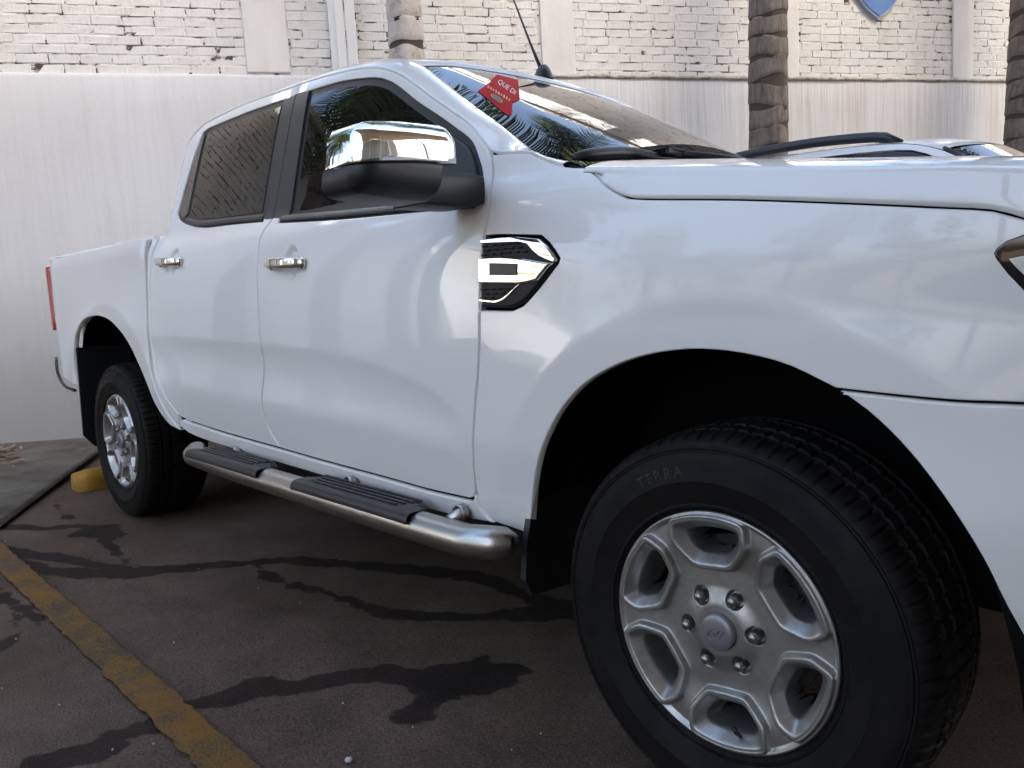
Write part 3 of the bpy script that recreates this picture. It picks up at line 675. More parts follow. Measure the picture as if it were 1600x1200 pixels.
# ---- door handles ------------------------------------------------------------------
def handle(cx,cz,L,parents,tilt):
    rows=[];n=28
    for i in range(n+1):
        u=-1+2*i/n; x_=cx+u*L/2; z=cz+tilt*u
        d=.006+.034*(1-abs(u)**3.2); hh=.0165*(1-.25*abs(u)**4)*(.35 if abs(u)>.999 else 1); th=.0085
        wc=W(x_,z,False); row=[]
        for k in range(14):
            a=2*math.pi*k/14; ca,sa=math.cos(a),math.sin(a); row.append((x_,-(wc+d+th*math.copysign(abs(ca)**.6,ca)-(.010 if abs(u)>.9 else 0)),z+hh*math.copysign(abs(sa)**.7,sa)))
        rows.append(row)
    V,Fc=loft(rows,close=True); Fc.append(tuple(range(14))[::-1]); Fc.append(tuple(n*14+k for k in range(14)))
    b=MB().add(V,Fc)
    # end caps on the skin
    caps=[]
    for u,l in ((-1.0,.036),(.97,.026)):
        x_=cx+u*L/2; z=cz+tilt*u; caps.append(MB().box((x_,-(W(x_,z,False)+.008),z),(l,.024,.036),bev=.009))
    for s,pp in ((-1,parents[0]),(1,parents[1])):
        fl=lambda V:[Vector((q.x,q.y*(-s),q.z)) for q in V]
        h=fixn(obj('door_handle',fl(b.V),b.F,'chrome',pp)); [fixn(obj('handle_cap',fl(e.V),e.F,'chrome',pp,True)) for e in caps]
        g=MB().tube([Vector((cx-L/2+.024,-(W(cx-L/2+.024,cz,False)+.010),cz-.016)),Vector((cx-L/2+.022,-(W(cx,cz,False)+.026),cz)),Vector((cx-L/2+.024,-(W(cx-L/2,cz,False)+.010),cz+.017))],.004,8)
        obj('handle_seal',fl(g.V),g.F,'gloss_black',pp,True)
handle(-1.494,1.137,.215,fd,-.006); handle(-2.437,1.192,.215,rd,-.006)
# ---- door mirrors ---------------------------------------------------------------------
def mirror(s):
    cap=path([(.945,1.297),(.945,1.350)],[(.945,1.350),(.949,1.371),(.970,1.386),(1.03,1.3855),(1.10,1.382),(1.17,1.378),(1.225,1.371),(1.256,1.355),(1.270,1.325),(1.277,1.283)],[(1.277,1.283),(1.10,1.294),(.945,1.297)],step=.012)
    low=path([(1.277,1.282),(1.280,1.262),(1.270,1.236),(1.245,1.226)],[(1.245,1.226),(1.15,1.219),(1.035,1.218)],[(1.035,1.218),(1.020,1.245),(1.013,1.2945)],[(1.013,1.2945),(1.10,1.293),(1.277,1.282)],step=.012)
    arm=path([(1.040,1.292),(.93,1.292),(.878,1.288)],[(.878,1.288),(.880,1.225)],[(.880,1.225),(.90,1.217),(.96,1.214),(1.056,1.216)],[(1.056,1.216),(1.042,1.245),(1.040,1.292)],step=.012)
    whole=path([(.930,1.216),(.930,1.350)],[(.930,1.350),(.945,1.372),(.972,1.388)],[(.972,1.388),(1.10,1.384),(1.17,1.380)],[(1.17,1.380),(1.227,1.373),(1.259,1.357),(1.273,1.326),(1.280,1.283),(1.283,1.262),(1.272,1.234),(1.245,1.224)],[(1.245,1.224),(1.15,1.216),(.930,1.214)],step=.02)
    sq=lambda P:[Vector((1.11+(q[0]-1.11)*.77,q[1])) for q in P]
    cap,low,whole=sq(cap),sq(low),sq(whole)
    E=[(Vector(whole[i-1]),Vector(whole[i])) for i in range(len(whole))]
    def dist(a,z):
        q=Vector((a,z)); m=9
        for p0,p1 in E:
            d=p1-p0; t=max(0,min(1,(q-p0).dot(d)/max(1e-12,d.length_squared))); m=min(m,(q-p0-d*t).length)
        return m
    def H(a,z):
        t=min(1,dist(a,z)/.050); return -.624+.060*math.sqrt(max(0,1-(1-t)**2.2))-.07*(a-1.11)-.35*(a-1.11)**2-1.2*(z-1.31)**2
    def Ha(a,z): return -.608-.9*(z-1.255)**2*4-.10*(a-.95)
    def mkp(name,poly,f,m,parent,**k):
        V,Fc,N=panel_data(poly,f=f,grid=.010,step=.010,gap=.0006,edge=.003,**k)
        return fixn(obj(name,[(-b,s*a,c) for a,b,c in V],Fc,m,parent))
    base=mkp('door_mirror',low,H,'black_plastic',truck,depth=.09)
    mkp('mirror_cap',cap,H,'chrome',base,depth=.08)
    mkp('mirror_arm',arm,Ha,'black_plastic',base,depth=.10)
    MB().box((-.690,s*1.10,1.295),(.006,.19,.10),bev=.002).build('mirror_glass','chrome',base)
    return base
for s in (-1,1): mirror(s)
# ---- side steps ------------------------------------------------------------------------
for s in (-1,1):
    yy=.960; pts=[(-.512,.905,.455),(-.520,.925,.452),(-.545,.947,.448),(-.60,yy,.444),(-.70,yy+.003,.441),(-1.4,yy+.003,.441),(-2.12,yy,.447),(-2.22,.945,.449),(-2.27,.905,.452),(-2.275,.885,.454)]
    c=crom([Vector((q[0],s*q[1],q[2])) for q in pts],.03)
    st=MB().tube(c,[.012,.034]+[.040]*(len(c)-4)+[.034,.012],20).build('side_step','steel',truck,True)
    for x0,x1 in ((-1.375,-.80),(-2.16,-1.60)):
        rows=[]
        n=30
        for i in range(n+1):
            u=i/n; x_=x0+(x1-x0)*u; e=min(u,1-u)*abs(x1-x0); k=sm(0,.05,e)
            prof=[(-.060*k-.004,.030),(-.055*k,.043),(-.02,.0455),(.0,.0455),(.02,.0455),(.034,.043),(.0415,.034),(.0445,.024),(.044,.016)]
            rows.append([(x_+ (.04*(1-k) if u>.5 else -.04*(1-k))*0,s*(yy+.003+q[0]+(-.0)),.441+q[1]*(.93+.07*k)) for q in prof])
        V,Fc=loft(rows); pad=fixn(obj('step_pad',V,Fc,'black_plastic',st))
        for k in range(4):
            y=yy-.046+k*.020; MB().box(((x0+x1)/2,s*y,.4885),(abs(x1-x0)-.10-.02*k,.008,.006),bev=.002).build('tread_rib','satin_black',pad)
    for x_ in (-.72,-1.22,-1.98):
        b=MB(); b.tube([(x_,s*.70,.50),(x_,s*.84,.49),(x_,s*.93,.462)],.018,10); b.lathe([(.019,-.010),(.023,-.010),(.023,.010),(.019,.010)],20,'y',(x_,s*.895,.475),closed=True); b.build('bracket','steel',st,True)
# ================================================================ SETTING
def smstep(x): return x
# ---- ground: fine sheet in front of the camera, with wet trails and stains --------------
TRAILS=[ # pixel polyline on the ground, half-width in px (vertical)
 ([(-60,852),(10,859),(50,867),(115,875),(165,884),(215,891)],7,0),
 ([(-60,868),(31,882),(79,892),(157,895),(220,893),(273,889),(341,884),(399,878),(462,875),(525,880),(604,886),(682,893),(735,898),(787,914),(829,932),(880,945),(960,960)],[9,8,8,8,7,6,5,5,5,6,7,7,8,9,10,11,12],1),
 ([(399,880),(415,898),(446,911),(499,921),(541,935),(567,948),(604,957),(672,961),(761,961),(814,956),(882,953),(980,955)],[6,9,7,6,7,8,8,9,9,11,13,13],1),
 ([(30,1210),(52,1192),(147,1176),(189,1147),(236,1129),(273,1110),(294,1100),(357,1092),(394,1071),(462,1071),(525,1058),(593,1050),(656,1057),(700,1060)],[16,16,13,13,12,10,13,14,13,13,13,13,15,20],1),
 ([(700,1060),(735,1058),(760,1050)],[30,36,26],1),([(735,1035),(752,1028),(766,1034)],[8,9,6],1),([(765,1050),(790,1046),(804,1048)],[20,17,9],1),([(735,1062),(690,1080),(664,1102),(640,1116)],[30,20,18,14],1),([(655,1112),(675,1118)],[12,8],1),
 ([(-60,815),(0,822),(63,827),(121,822),(160,826)],[8,7,5,4,4],0),([(84,778),(92,795),(104,810),(136,822)],[8,7,5,4],0),
 ([(150,830),(175,836)],[20,12],0),([(157,838),(173,853),(199,879),(236,888)],[14,9,7,6],0),
 ([(-30,1030),(0,1010),(31,984),(27,953),(5,930),(-30,920)],[16,14,14,14,16,18],0),
 ([(-10,930),(40,950),(60,975)],[8,16,8],0),
]
segs=[]
for pts,hw,k in TRAILS:
    cc=[]
    for i,q in enumerate(pts):
        h=hw[i] if isinstance(hw,list) else hw; g=G(*q); a=G(q[0],q[1]-h); b_=G(q[0],q[1]+h)
        # width across the trail, from the pixel height seen on the ground
        nq=pts[min(i+1,len(pts)-1)]; pq=pts[max(i-1,0)]; t=(G(*nq)-G(*pq)).normalized(); n=Vector((-t.y,t.x,0)); cc.append((g,max(.006,abs((b_-a).dot(n))/2*.90)))
    for (p0,w0),(p1,w1) in zip(cc,cc[1:]): segs.append((p0.x,p0.y,p1.x,p1.y,w0,w1,k))
import numpy as np
def ground_sheet():
    gx=np.concatenate([np.arange(-60,-5.5,3.0),np.arange(-5.5,1.0,.022),np.arange(1.0,60,3.0)]); gy=np.concatenate([np.arange(-60,-2.1,3.0),np.arange(-2.1,.3,.018),np.arange(.3,60,3.0)])
    X,Y=np.meshgrid(gx,gy,indexing='ij'); nx,ny=X.shape
    rng=np.random.RandomState(3)
    wet=np.zeros_like(X)
    # wobble so that the edges are ragged
    def vn(sx,sc):
        g=rng.rand(200,200); u=(X*sc+97.3+sx)%199; v_=(Y*sc+31.7+sx)%199; i=u.astype(int); j=v_.astype(int); fu=u-i; fv=v_-j; fu=fu*fu*(3-2*fu); fv=fv*fv*(3-2*fv)
        return (g[i,j]*(1-fu)+g[i+1,j]*fu)*(1-fv)+(g[i,j+1]*(1-fu)+g[i+1,j+1]*fu)*fv
    wob=(vn(0,9)-.5)*.034+(vn(5,24)-.5)*.028+(vn(9,48)-.5)*.018-.003
    box=(X>-5.6)&(X<1.1)&(Y>-2.2)&(Y<.4)
    xi=X[box]; yi=Y[box]; best=np.full(xi.shape,9.0)
    for x0,y0,x1,y1,w0,w1,k in segs:
        dx,dy=x1-x0,y1-y0; L2=dx*dx+dy*dy+1e-9; t=np.clip(((xi-x0)*dx+(yi-y0)*dy)/L2,0,1)
        d=np.hypot(xi-x0-dx*t,yi-y0-dy*t)/(w0+(w1-w0)*t)
        dd=np.hypot(xi-x0-dx*t,yi-y0-dy*t)-(w0+(w1-w0)*t); best=np.minimum(best,dd if k else dd+.006)
    wet[box]=np.clip(.5-(best+wob[box])/.032,0,1)
    Z=(vn(11,1.3)-.5)*.010*((X>-5.4)&(X<.9)&(Y>-2.0)&(Y<.2))
    # the apron by the wall is slightly raised
    V=np.stack([X,Y,Z],-1).reshape(-1,3); idx=np.arange(nx*ny).reshape(nx,ny)
    Fc=np.stack([idx[:-1,:-1],idx[1:,:-1],idx[1:,1:],idx[:-1,1:]],-1).reshape(-1,4)
    me=bpy.data.meshes.new('ground'); me.vertices.add(len(V)); me.vertices.foreach_set('co',V.ravel()); me.loops.add(Fc.size); me.loops.foreach_set('vertex_index',Fc.ravel())
    me.polygons.add(len(Fc)); me.polygons.foreach_set('loop_start',np.arange(0,Fc.size,4)); me.polygons.foreach_set('loop_total',np.full(len(Fc),4)); me.polygons.foreach_set('use_smooth',np.ones(len(Fc),bool)); me.update()
    a=me.attributes.new('wet','FLOAT','POINT'); a.data.foreach_set('value',wet.ravel().astype(np.float32)); me.validate(); return me
mat('asphalt',(.06,.055,.05),.8)
x=NT(M['asphalt']); v=x.co()
at=x.t.nodes.new('ShaderNodeAttribute'); at.attribute_name='wet'; wet=at.outputs['Fac']
big=x.noise(v,.9,5,.6); mid=x.noise(v,6,5,.6); fin=x.noise(v,170,3,.6); spk=x.noise(v,420,2,.5)
base=x.ramp(big,[(.30,(.080,.057,.043)),(.50,(.118,.088,.068)),(.72,(.160,.124,.098))])
base=x.mix(.55,base,x.ramp(mid,[(.3,(.55,.55,.55)),(.7,(1.15,1.12,1.08))]),'MULTIPLY')
base=x.mix(.65,base,x.ramp(fin,[(.33,(.42,.42,.42)),(.66,(1.5,1.47,1.43))]),'MULTIPLY')
base=x.mix(x.ramp(spk,[(.64,(0,0,0)),(.74,(1,1,1))]),base,(.235,.21,.185))
en=x.noise(v,45,4,.7); wm=x.ramp(x.math('ADD',x.math('ADD',wet,x.math('MULTIPLY',x.math('SUBTRACT',fin,.5),.45)),x.math('MULTIPLY',x.math('SUBTRACT',en,.5),.9)),[(.38,(0,0,0)),(.62,(1,1,1))])
sep=x.math('MULTIPLY',wm,x.math('MULTIPLY_ADD',x.noise(v,3.5,4,.6),.55,.58),clamp=True)
x.set('Base Color',x.mix(sep,base,x.mix(.86,base,(.006,.005,.006))))
rr=x.mix(sep,x.ramp(mid,[(.3,(.80,)*3),(.7,(.95,)*3)]),(.72,.72,.72)); x.set('Roughness',rr); x.b.inputs['Specular IOR Level'].default_value=.07
hb=x.math('ADD',fin,x.math('MULTIPLY',mid,1.5)); x.bump(hb,.7,.005)
link(bpy.data.objects.new('ground',ground_sheet()),kind='structure'); bpy.data.objects['ground'].data.materials.append(M['asphalt'])
# ---- worn yellow bay line --------------------------------------------------------------
mat('bay_paint',(.30,.17,.03),.75)
x=NT(M['bay_paint']); v=x.co(); a1=x.noise(v,5,6,.7); a2=x.noise(v,150,3,.7)
wear=x.ramp(x.math('ADD',x.math('MULTIPLY',a1,.55),x.math('MULTIPLY',a2,.55)),[(.44,(0,0,0)),(.60,(1,1,1))])
x.set('Base Color',x.mix(wear,x.mix(.75,x.ramp(a1,[(.3,(.23,.115,.018)),(.7,(.36,.19,.030))]),x.ramp(a2,[(.3,(.55,)*3),(.7,(1.2,)*3)]),'MULTIPLY'),(.075,.060,.046))); x.bump(a2,.4,.003); x.b.inputs['Specular IOR Level'].default_value=.08
rows=[]; random.seed(3)
for k in range(200):
    x_=-4.7+k*.03; rows.append([(x_,-1.513+random.uniform(-.006,.006),.0075),(x_,-1.485,.0085),(x_,-1.455,.0085),(x_,-1.420+random.uniform(-.006,.006),.0075)])
V,Fc=loft(rows); obj('parking_line',V,[f[::-1] for f in Fc],'bay_paint',kind='structure')
# ---- concrete apron at the foot of the wall -----------------------------------------------
mat('concrete',(.17,.16,.14),.9)
x=NT(M['concrete']); v=x.co(); c1=x.noise(v,1.8,6,.7); c2=x.noise(v,14,5,.7); c3=x.noise(v,120,3)
x.set('Base Color',x.mix(.5,x.ramp(c1,[(.34,(.040,.033,.025)),(.52,(.105,.092,.072)),(.75,(.17,.152,.122))]),x.ramp(c2,[(.3,(.6,.6,.6)),(.7,(1.2,1.2,1.2))]),'MULTIPLY')); x.bump(c2,.5,.01)
ed=[G(*q) for q in ((-120,850),(-60,812),(0,784),(30,770),(52,752),(70,738),(85,728),(100,716),(122,706))]
ed=[Vector((q.x,q.y,0)) for q in ed]
ext=[ed[-1]+WH*k for k in (1.0,2.5,5,9,14)]; ed=[ed[0]+Vector((-2.2,-3.0,0))]+ed+ext
rows=[]
for q in crom(ed,.06):
    d=(WP-q).dot(WN); jit=.016*math.sin(q.x*13)+.012*math.sin(q.y*29)+random.uniform(-.014,.014); rows.append([q+WN*jit+Vector((0,0,-.01)),q+WN*(jit+.012)+Vector((0,0,.018)),q+WN*d*.35+Vector((0,0,.030)),q+WN*d*.7+Vector((0,0,.032)),q+WN*(d+.3)+Vector((0,0,.036))])
V,Fc=loft(rows); fixn(obj('pavement',V,Fc,'concrete',kind='structure'))
# ---- wheel stop ----------------------------------------------------------------------------
mat('stop_yellow',(.36,.19,.02),.7)
x=NT(M['stop_yellow']); v=x.co(); a1=x.noise(v,9,6,.7); x.set('Base Color',x.ramp(a1,[(.30,(.07,.045,.02)),(.42,(.30,.150,.015)),(.75,(.46,.250,.025))])); x.bump(x.noise(v,40,4),.5,.006)
rows=[]
for k in range(25):
    y=-.90+k*1.78/24; e=.72 if k in (0,24) else 1.0; yy_=y+(.03 if k==0 else -.03 if k==24 else 0)
    if k==1: e=.93
    pr=[(-.085,0),(-.085,.055),(-.075,.085),(-.045,.105),(.0,.112),(.045,.105),(.075,.085),(.085,.055),(.085,0)]
    rows.append([(-4.06+px*e+.006*math.sin(k*1.7)-.10*(y+.9),y,pz*(.9 if k in(0,24) else 1)+.001*math.sin(k*2.3)) for px,pz in pr])
V,Fc=loft(rows); n=9; Fc+= [tuple(range(n)),tuple(len(V)-n+k for k in range(n))[::-1]]
fixn(obj('wheel_stop',V,Fc,'stop_yellow',label='scuffed yellow concrete wheel stop behind the rear tyre of the pickup',cat='wheel stop'))
# ---- boundary wall: plastered lower part, painted bricks above, pilasters ---------------------
EPS=.026
WU=(Vector((0,0,1))*math.cos(EPS)-WH*math.sin(EPS)); WHt=(WH*math.cos(EPS)+Vector((0,0,1))*math.sin(EPS))
wallm=Matrix(((WHt.x,WN.x,WU.x,WP.x),(WHt.y,WN.y,WU.y,WP.y),(WHt.z,WN.z,WU.z,WP.z),(0,0,0,1)))   # local: s along, y into the wall, t up
wall=bpy.data.objects.new('boundary_wall',None); wall.matrix_world=wallm; link(wall,None,'long white boundary wall, smooth plaster below and painted brick above, behind the parked vehicles','wall')
mat('plaster',(.72,.715,.70),.85)
x=NT(M['plaster']); v=x.co(); st=x.noise(x.co((7,1,.35)),3,6,.65); st2=x.noise(x.co((22,1,.5)),2.2,4,.6); bl=x.noise(v,.7,5,.6); fi=x.noise(v,30,5,.6)
sepz=x.t.nodes.new('ShaderNodeSeparateXYZ'); x.L.new(v,sepz.inputs[0]); zz=sepz.outputs[2]; ss=sepz.outputs[0]
col=x.ramp(st,[(.28,(.585,.597,.618)),(.50,(.632,.645,.668)),(.8,(.655,.668,.69))])
col=x.mix(.6,col,x.ramp(bl,[(.3,(.82,.81,.79)),(.7,(1.04,1.04,1.04))]),'MULTIPLY')
drip=x.math('MULTIPLY',x.ramp(st2,[(.50,(0,0,0)),(.66,(1,1,1))]),x.ramp(zz,[(.0,(0,0,0)),(.62,(.0,.0,.0)),(.90,(.8,.8,.8)),(.98,(1,1,1))]))
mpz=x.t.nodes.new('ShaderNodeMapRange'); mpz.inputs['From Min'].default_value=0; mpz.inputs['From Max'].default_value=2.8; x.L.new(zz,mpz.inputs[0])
rgt=x.t.nodes.new('ShaderNodeMapRange'); rgt.inputs['From Min'].default_value=2.5; rgt.inputs['From Max'].default_value=6.5; x.L.new(ss,rgt.inputs[0])
dripz=x.ramp(mpz.outputs[0],[(.60,(0,0,0)),(.99,(1,1,1))])
dm=x.math('MULTIPLY',x.math('MULTIPLY',x.ramp(st2,[(.46,(0,0,0)),(.66,(1,1,1))]),dripz),x.math('MULTIPLY_ADD',rgt.outputs[0],.62,.08))
col=x.mix(dm,col,(.36,.33,.29))
# rusty tan streaks, mostly on the right-hand stretch
tan=x.noise(x.co((1.7,1,.05)),1.5,3,.5); tm=x.math('MULTIPLY',x.ramp(tan,[(.56,(0,0,0)),(.72,(1,1,1))]),x.math('MULTIPLY',rgt.outputs[0],.30)); col=x.mix(tm,col,(.50,.42,.34))
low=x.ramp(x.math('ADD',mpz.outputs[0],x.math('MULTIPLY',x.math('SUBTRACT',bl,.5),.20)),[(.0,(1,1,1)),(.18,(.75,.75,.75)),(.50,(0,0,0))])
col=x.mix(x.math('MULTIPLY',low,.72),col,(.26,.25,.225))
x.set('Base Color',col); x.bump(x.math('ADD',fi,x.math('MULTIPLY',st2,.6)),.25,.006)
mat('brick_paint',(.74,.735,.70),.8)
x=NT(M['brick_paint']); v=x.co(); f1=x.noise(v,22,5,.65); f2=x.noise(v,2.6,4,.6); oi=x.t.nodes.new('ShaderNodeObjectInfo')
col=x.ramp(f2,[(.32,(.58,.575,.565)),(.55,(.665,.665,.66)),(.8,(.69,.69,.685))]); col=x.mix(.5,col,x.ramp(f1,[(.28,(.62,.60,.57)),(.42,(1,1,1))]),'MULTIPLY')
col=x.mix(.35,col,x.ramp(oi.outputs['Random'],[(0,(.86,.85,.82)),(1,(1.05,1.05,1.04))]),'MULTIPLY')
x.set('Base Color',col); x.bump(f1,.5,.012)
mat('mortar',(.6,.59,.56),.9)
x=NT(M['mortar']); m1=x.noise(x.co((9,9,26)),1.0,5,.65); m2=x.noise(x.co(),4.5,4,.6)
cr_=x.ramp(x.math('ADD',x.math('MULTIPLY',m1,.75),x.math('MULTIPLY',m2,.35)),[(.53,(.66,.65,.62)),(.575,(.44,.41,.37)),(.605,(.06,.052,.045))]); x.set('Base Color',cr_); x.bump(m1,.6,.01)
mat('pil_paint',(.76,.755,.74),.8); x=NT(M['pil_paint']); v=x.co((3,3,.6)); x.set('Base Color',x.ramp(x.noise(v,2,5,.6),[(.3,(.60,.595,.585)),(.6,(.68,.675,.665))])); x.bump(x.noise(x.co(),18,4),.3,.008)
S0,S1,TB,TT=-16.0,22.0,2.735,4.72
# plaster slab
rows=[]
for t in (-.6,0,.5,1.0,1.5,2.0,2.5,TB-.03,TB-.006,TB,TB):
    y=0.0 if t<TB else .004; rows.append([(S0+(S1-S0)*k/76, y+.006*math.sin(k*.9+t*2)+(.0 if t<TB-.01 else .006), t) for k in range(77)])
rows[-1]=[(q[0],.06,TB+.006) for q in rows[-1]]
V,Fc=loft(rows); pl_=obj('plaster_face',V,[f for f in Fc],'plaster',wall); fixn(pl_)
# ledge: the dirty drip edge at the top of the plaster
mat('ledge',(.34,.31,.27),.9); x=NT(M['ledge']); v=x.co((4,4,8)); x.set('Base Color',x.ramp(x.noise(v,3,6,.7),[(.30,(.12,.105,.09)),(.48,(.38,.35,.31)),(.68,(.62,.60,.56))])); x.bump(x.noise(x.co(),20,4),.6,.012)
rows=[]
for k in range(120):
    s=2.9+(S1-2.9)*k/119; j=.004*math.sin(k*1.9)+.003*math.sin(k*4.7); g=sm(2.9,4.2,s); rows.append([(s,.03,TB+.034+j),(s,-.012*g+.01,TB+.030+j),(s,-.024*g+.008,TB+.016),(s,-.022*g+.006,TB+.002+j),(s,.004,TB-.006)])
V,Fc=loft(rows); fixn(obj('ledge',V,Fc,'ledge',wall))
obj('mortar_bed',[(S0,.0298,TB-.05),(S1,.0298,TB-.05),(S1,.0298,TT),(S0,.0298,TT),(S0,.25,TT),(S1,.25,TT),(S0,.25,-.6),(S1,.25,-.6)],[(0,1,2,3),(3,2,5,4),(4,5,7,6)],'mortar',wall,False)
PIL=[(-3.1,-2.8),(-.62-.0,-.40),(1.735,2.065),(4.14,4.44),(6.42,6.645),(8.38,8.63),(10.8,11.05),(13.2,13.5)]
PIL=[q for q in PIL if q[0]>0 or q[0]<-1]+[(-7.4,-7.1),(-11.6,-11.3)]
def brick_mesh(k):
    random.seed(50+k); L,H,D=.209,.0640,.05; b=MB(); b.box((0,0,0),(L,D,H),bev=.005)
    V=[q+Vector((random.uniform(-.0035,.0035),random.uniform(-.003,.002),random.uniform(-.003,.003))) for q in b.V]
    me=mesh('brick',V,b.F,'brick_paint',False); return me
BM=[brick_mesh(k) for k in range(9)]
random.seed(11); bricks=[]; row=0; t=TB+.006
while t<TT-.02:
    s=S0+(.11 if row%2 else 0)+random.uniform(-.02,.02)
    while s<S1:
        L=.205*random.choice((1,1,1,1,.97,1.03)); c=s+L/2
        cl,ch=s,s+L; ok=True
        for a,b_ in PIL:
            if cl>a-.01 and ch<b_+.01: ok=False
            elif cl<b_ and ch>b_ : cl=max(cl,b_+random.uniform(-.012,.006))
            elif ch>a and cl<a: ch=min(ch,a+random.uniform(-.006,.012))
        if ok and ch-cl>.045: bricks.append(((cl+ch)/2,t+.0285+random.uniform(-.002,.002),(ch-cl)/.205,random.uniform(-.5,1)))
        s+=L+random.uniform(.005,.013)
    t+=.0695; row+=1
fbm=[];small=[]
def vis(s,t):
    P=wallm@Vector((s,.02,t)); q=P-CAM; z=q.dot(cd)
    if z<=0: return False
    px=800+F_PX*q.dot(cr)/z; py=600-F_PX*q.dot(cu)/z; return -15<px<1585 and py>-6
cand=sorted([b_ for b_ in bricks if vis(b_[0],b_[1])],key=lambda q:q[0])
# two broken spots with the brick face knocked off
broken=[]
keep=set(id(b_) for b_ in cand[:300]); nb=0; stuff=MB()
for b_ in bricks:
    s,t,k,dp=b_; hole=(abs(s-1.53)<.05 and abs(t-2.865)<.03)
    rot=Matrix.Rotation(random.uniform(-.012,.012),3,'Y')
    if id(b_) in keep:
        o=bpy.data.objects.new('brick',random.choice(BM)); o.parent=wall; o.location=(s,.052+.0015*dp+(.03 if hole else 0),t); o.rotation_euler=(random.uniform(-.02,.02),random.uniform(-.016,.016),random.uniform(-.012,.012)); o.scale=(k,1,random.uniform(.95,1.06)); COL.objects.link(o); nb+=1
    else:
        me=random.choice(BM); V=[rot@Vector((v_.co.x*k,v_.co.y,v_.co.z)) for v_ in me.vertices]; stuff.add([q+Vector((s,.052+.0015*dp,t)) for q in V],[tuple(p_.vertices) for p_ in me.polygons])
stuff.build('brickwork','brick_paint',wall,kind='stuff')
for a,b_ in PIL:
    MB().box(((a+b_)/2,.046,(TB+TT)/2+.02),(b_-a,.07,TT-TB),bev=.006).build('pilaster','pil_paint',wall)
MB().box(((S0+S1)/2,.12,TT+.05),(S1-S0,.34,.12),bev=.02).build('coping','pil_paint',wall)
# white steel channel post fixed to the wall
mat('white_metal',(.78,.785,.78),.4,0,.2)
post=bpy.data.objects.new('steel_post',None); post.matrix_world=wallm@Matrix.Translation((2.505,-.02,0)); link(post,None,'white painted steel channel post fixed to the brick wall beside a palm trunk','post')
for nm,x0,w_ in (('channel',-.037,.072),('channel',.042,.080)): MB().box((x0,-.02,2.35),(w_,.10,4.8),bev=.006).build(nm,'white_metal',post)
MB().box((-.095,.01,2.35),(.05,.045,4.8),bev=.004).build('back_plate','white_metal',post)
for t_,l_ in ((3.28,.16),(3.02,.05),(2.95,.06)): MB().box((.0005,-.071,t_),(.003,.004,l_)).build('seam_gap','cavity',post)
# blue shield board
mat('shield_blue',(.055,.16,.42),.55); x=NT(M['shield_blue']); v=x.co((2,1,1)); x.set('Base Color',x.ramp(x.noise(v,4,4),[(.3,(.045,.14,.38)),(.7,(.09,.22,.50))]))
sg=bpy.data.objects.new('shield_sign',None); sg.matrix_world=wallm@Matrix.Translation((7.50,-.012,3.30)); link(sg,None,'blue pointed shield painted board with pale edge on the brick wall','sign')
def shield(k):
    return [(0,.0-.0),(.13*k,.085),(.24*k,.20),(.29*k,.36),(.30*k,.62),(.30*k,.85),(0,.93),(-.30*k,.85),(-.30*k,.62),(-.29*k,.36),(-.24*k,.20),(-.13*k,.085)]
mat('pale_blue',(.36,.46,.62),.6); MB().prism(shield(1.0),.0,.022,'xz').build('board_edge','pale_blue',sg)
MB().prism([(a*.965,.018+b*.975) for a,b in shield(1.0)],-.008,.004,'xz').build('board_face','shield_blue',sg)
# ---- palm trees -----------------------------------------------------------------------------------
mat('palm_bark',(.17,.14,.12),.9)
x=NT(M['palm_bark']); v=x.co(); p1=x.noise(x.co((8,8,2)),3,6,.7); p2=x.noise(v,5,4); 
x.set('Base Color',x.mix(.7,x.ramp(p1,[(.30,(.075,.062,.054)),(.5,(.16,.135,.118)),(.75,(.245,.215,.195))]),x.ramp(p2,[(.35,(.75,.75,.75)),(.65,(1.15,1.13,1.1))]),'MULTIPLY')); x.bump(p1,.7,.02)
mat('palm_scar',(.055,.042,.034),.95); mat('palm_white',(.50,.47,.44),.85)
x=NT(M['palm_white']); v=x.co(); x.set('Base Color',x.ramp(x.noise(v,7,6,.7),[(.34,(.13,.095,.075)),(.46,(.40,.36,.33)),(.7,(.54,.51,.48))])); x.bump(x.noise(v,18,5),.5,.012)
mat('frond',(.07,.11,.03),.5,spec=.4); x=NT(M['frond']); v=x.co(); x.set('Base Color',x.ramp(x.noise(v,1.3,4),[(.3,(.045,.085,.022)),(.7,(.11,.15,.045))]))
x.b.inputs['Transmission Weight'].default_value=0
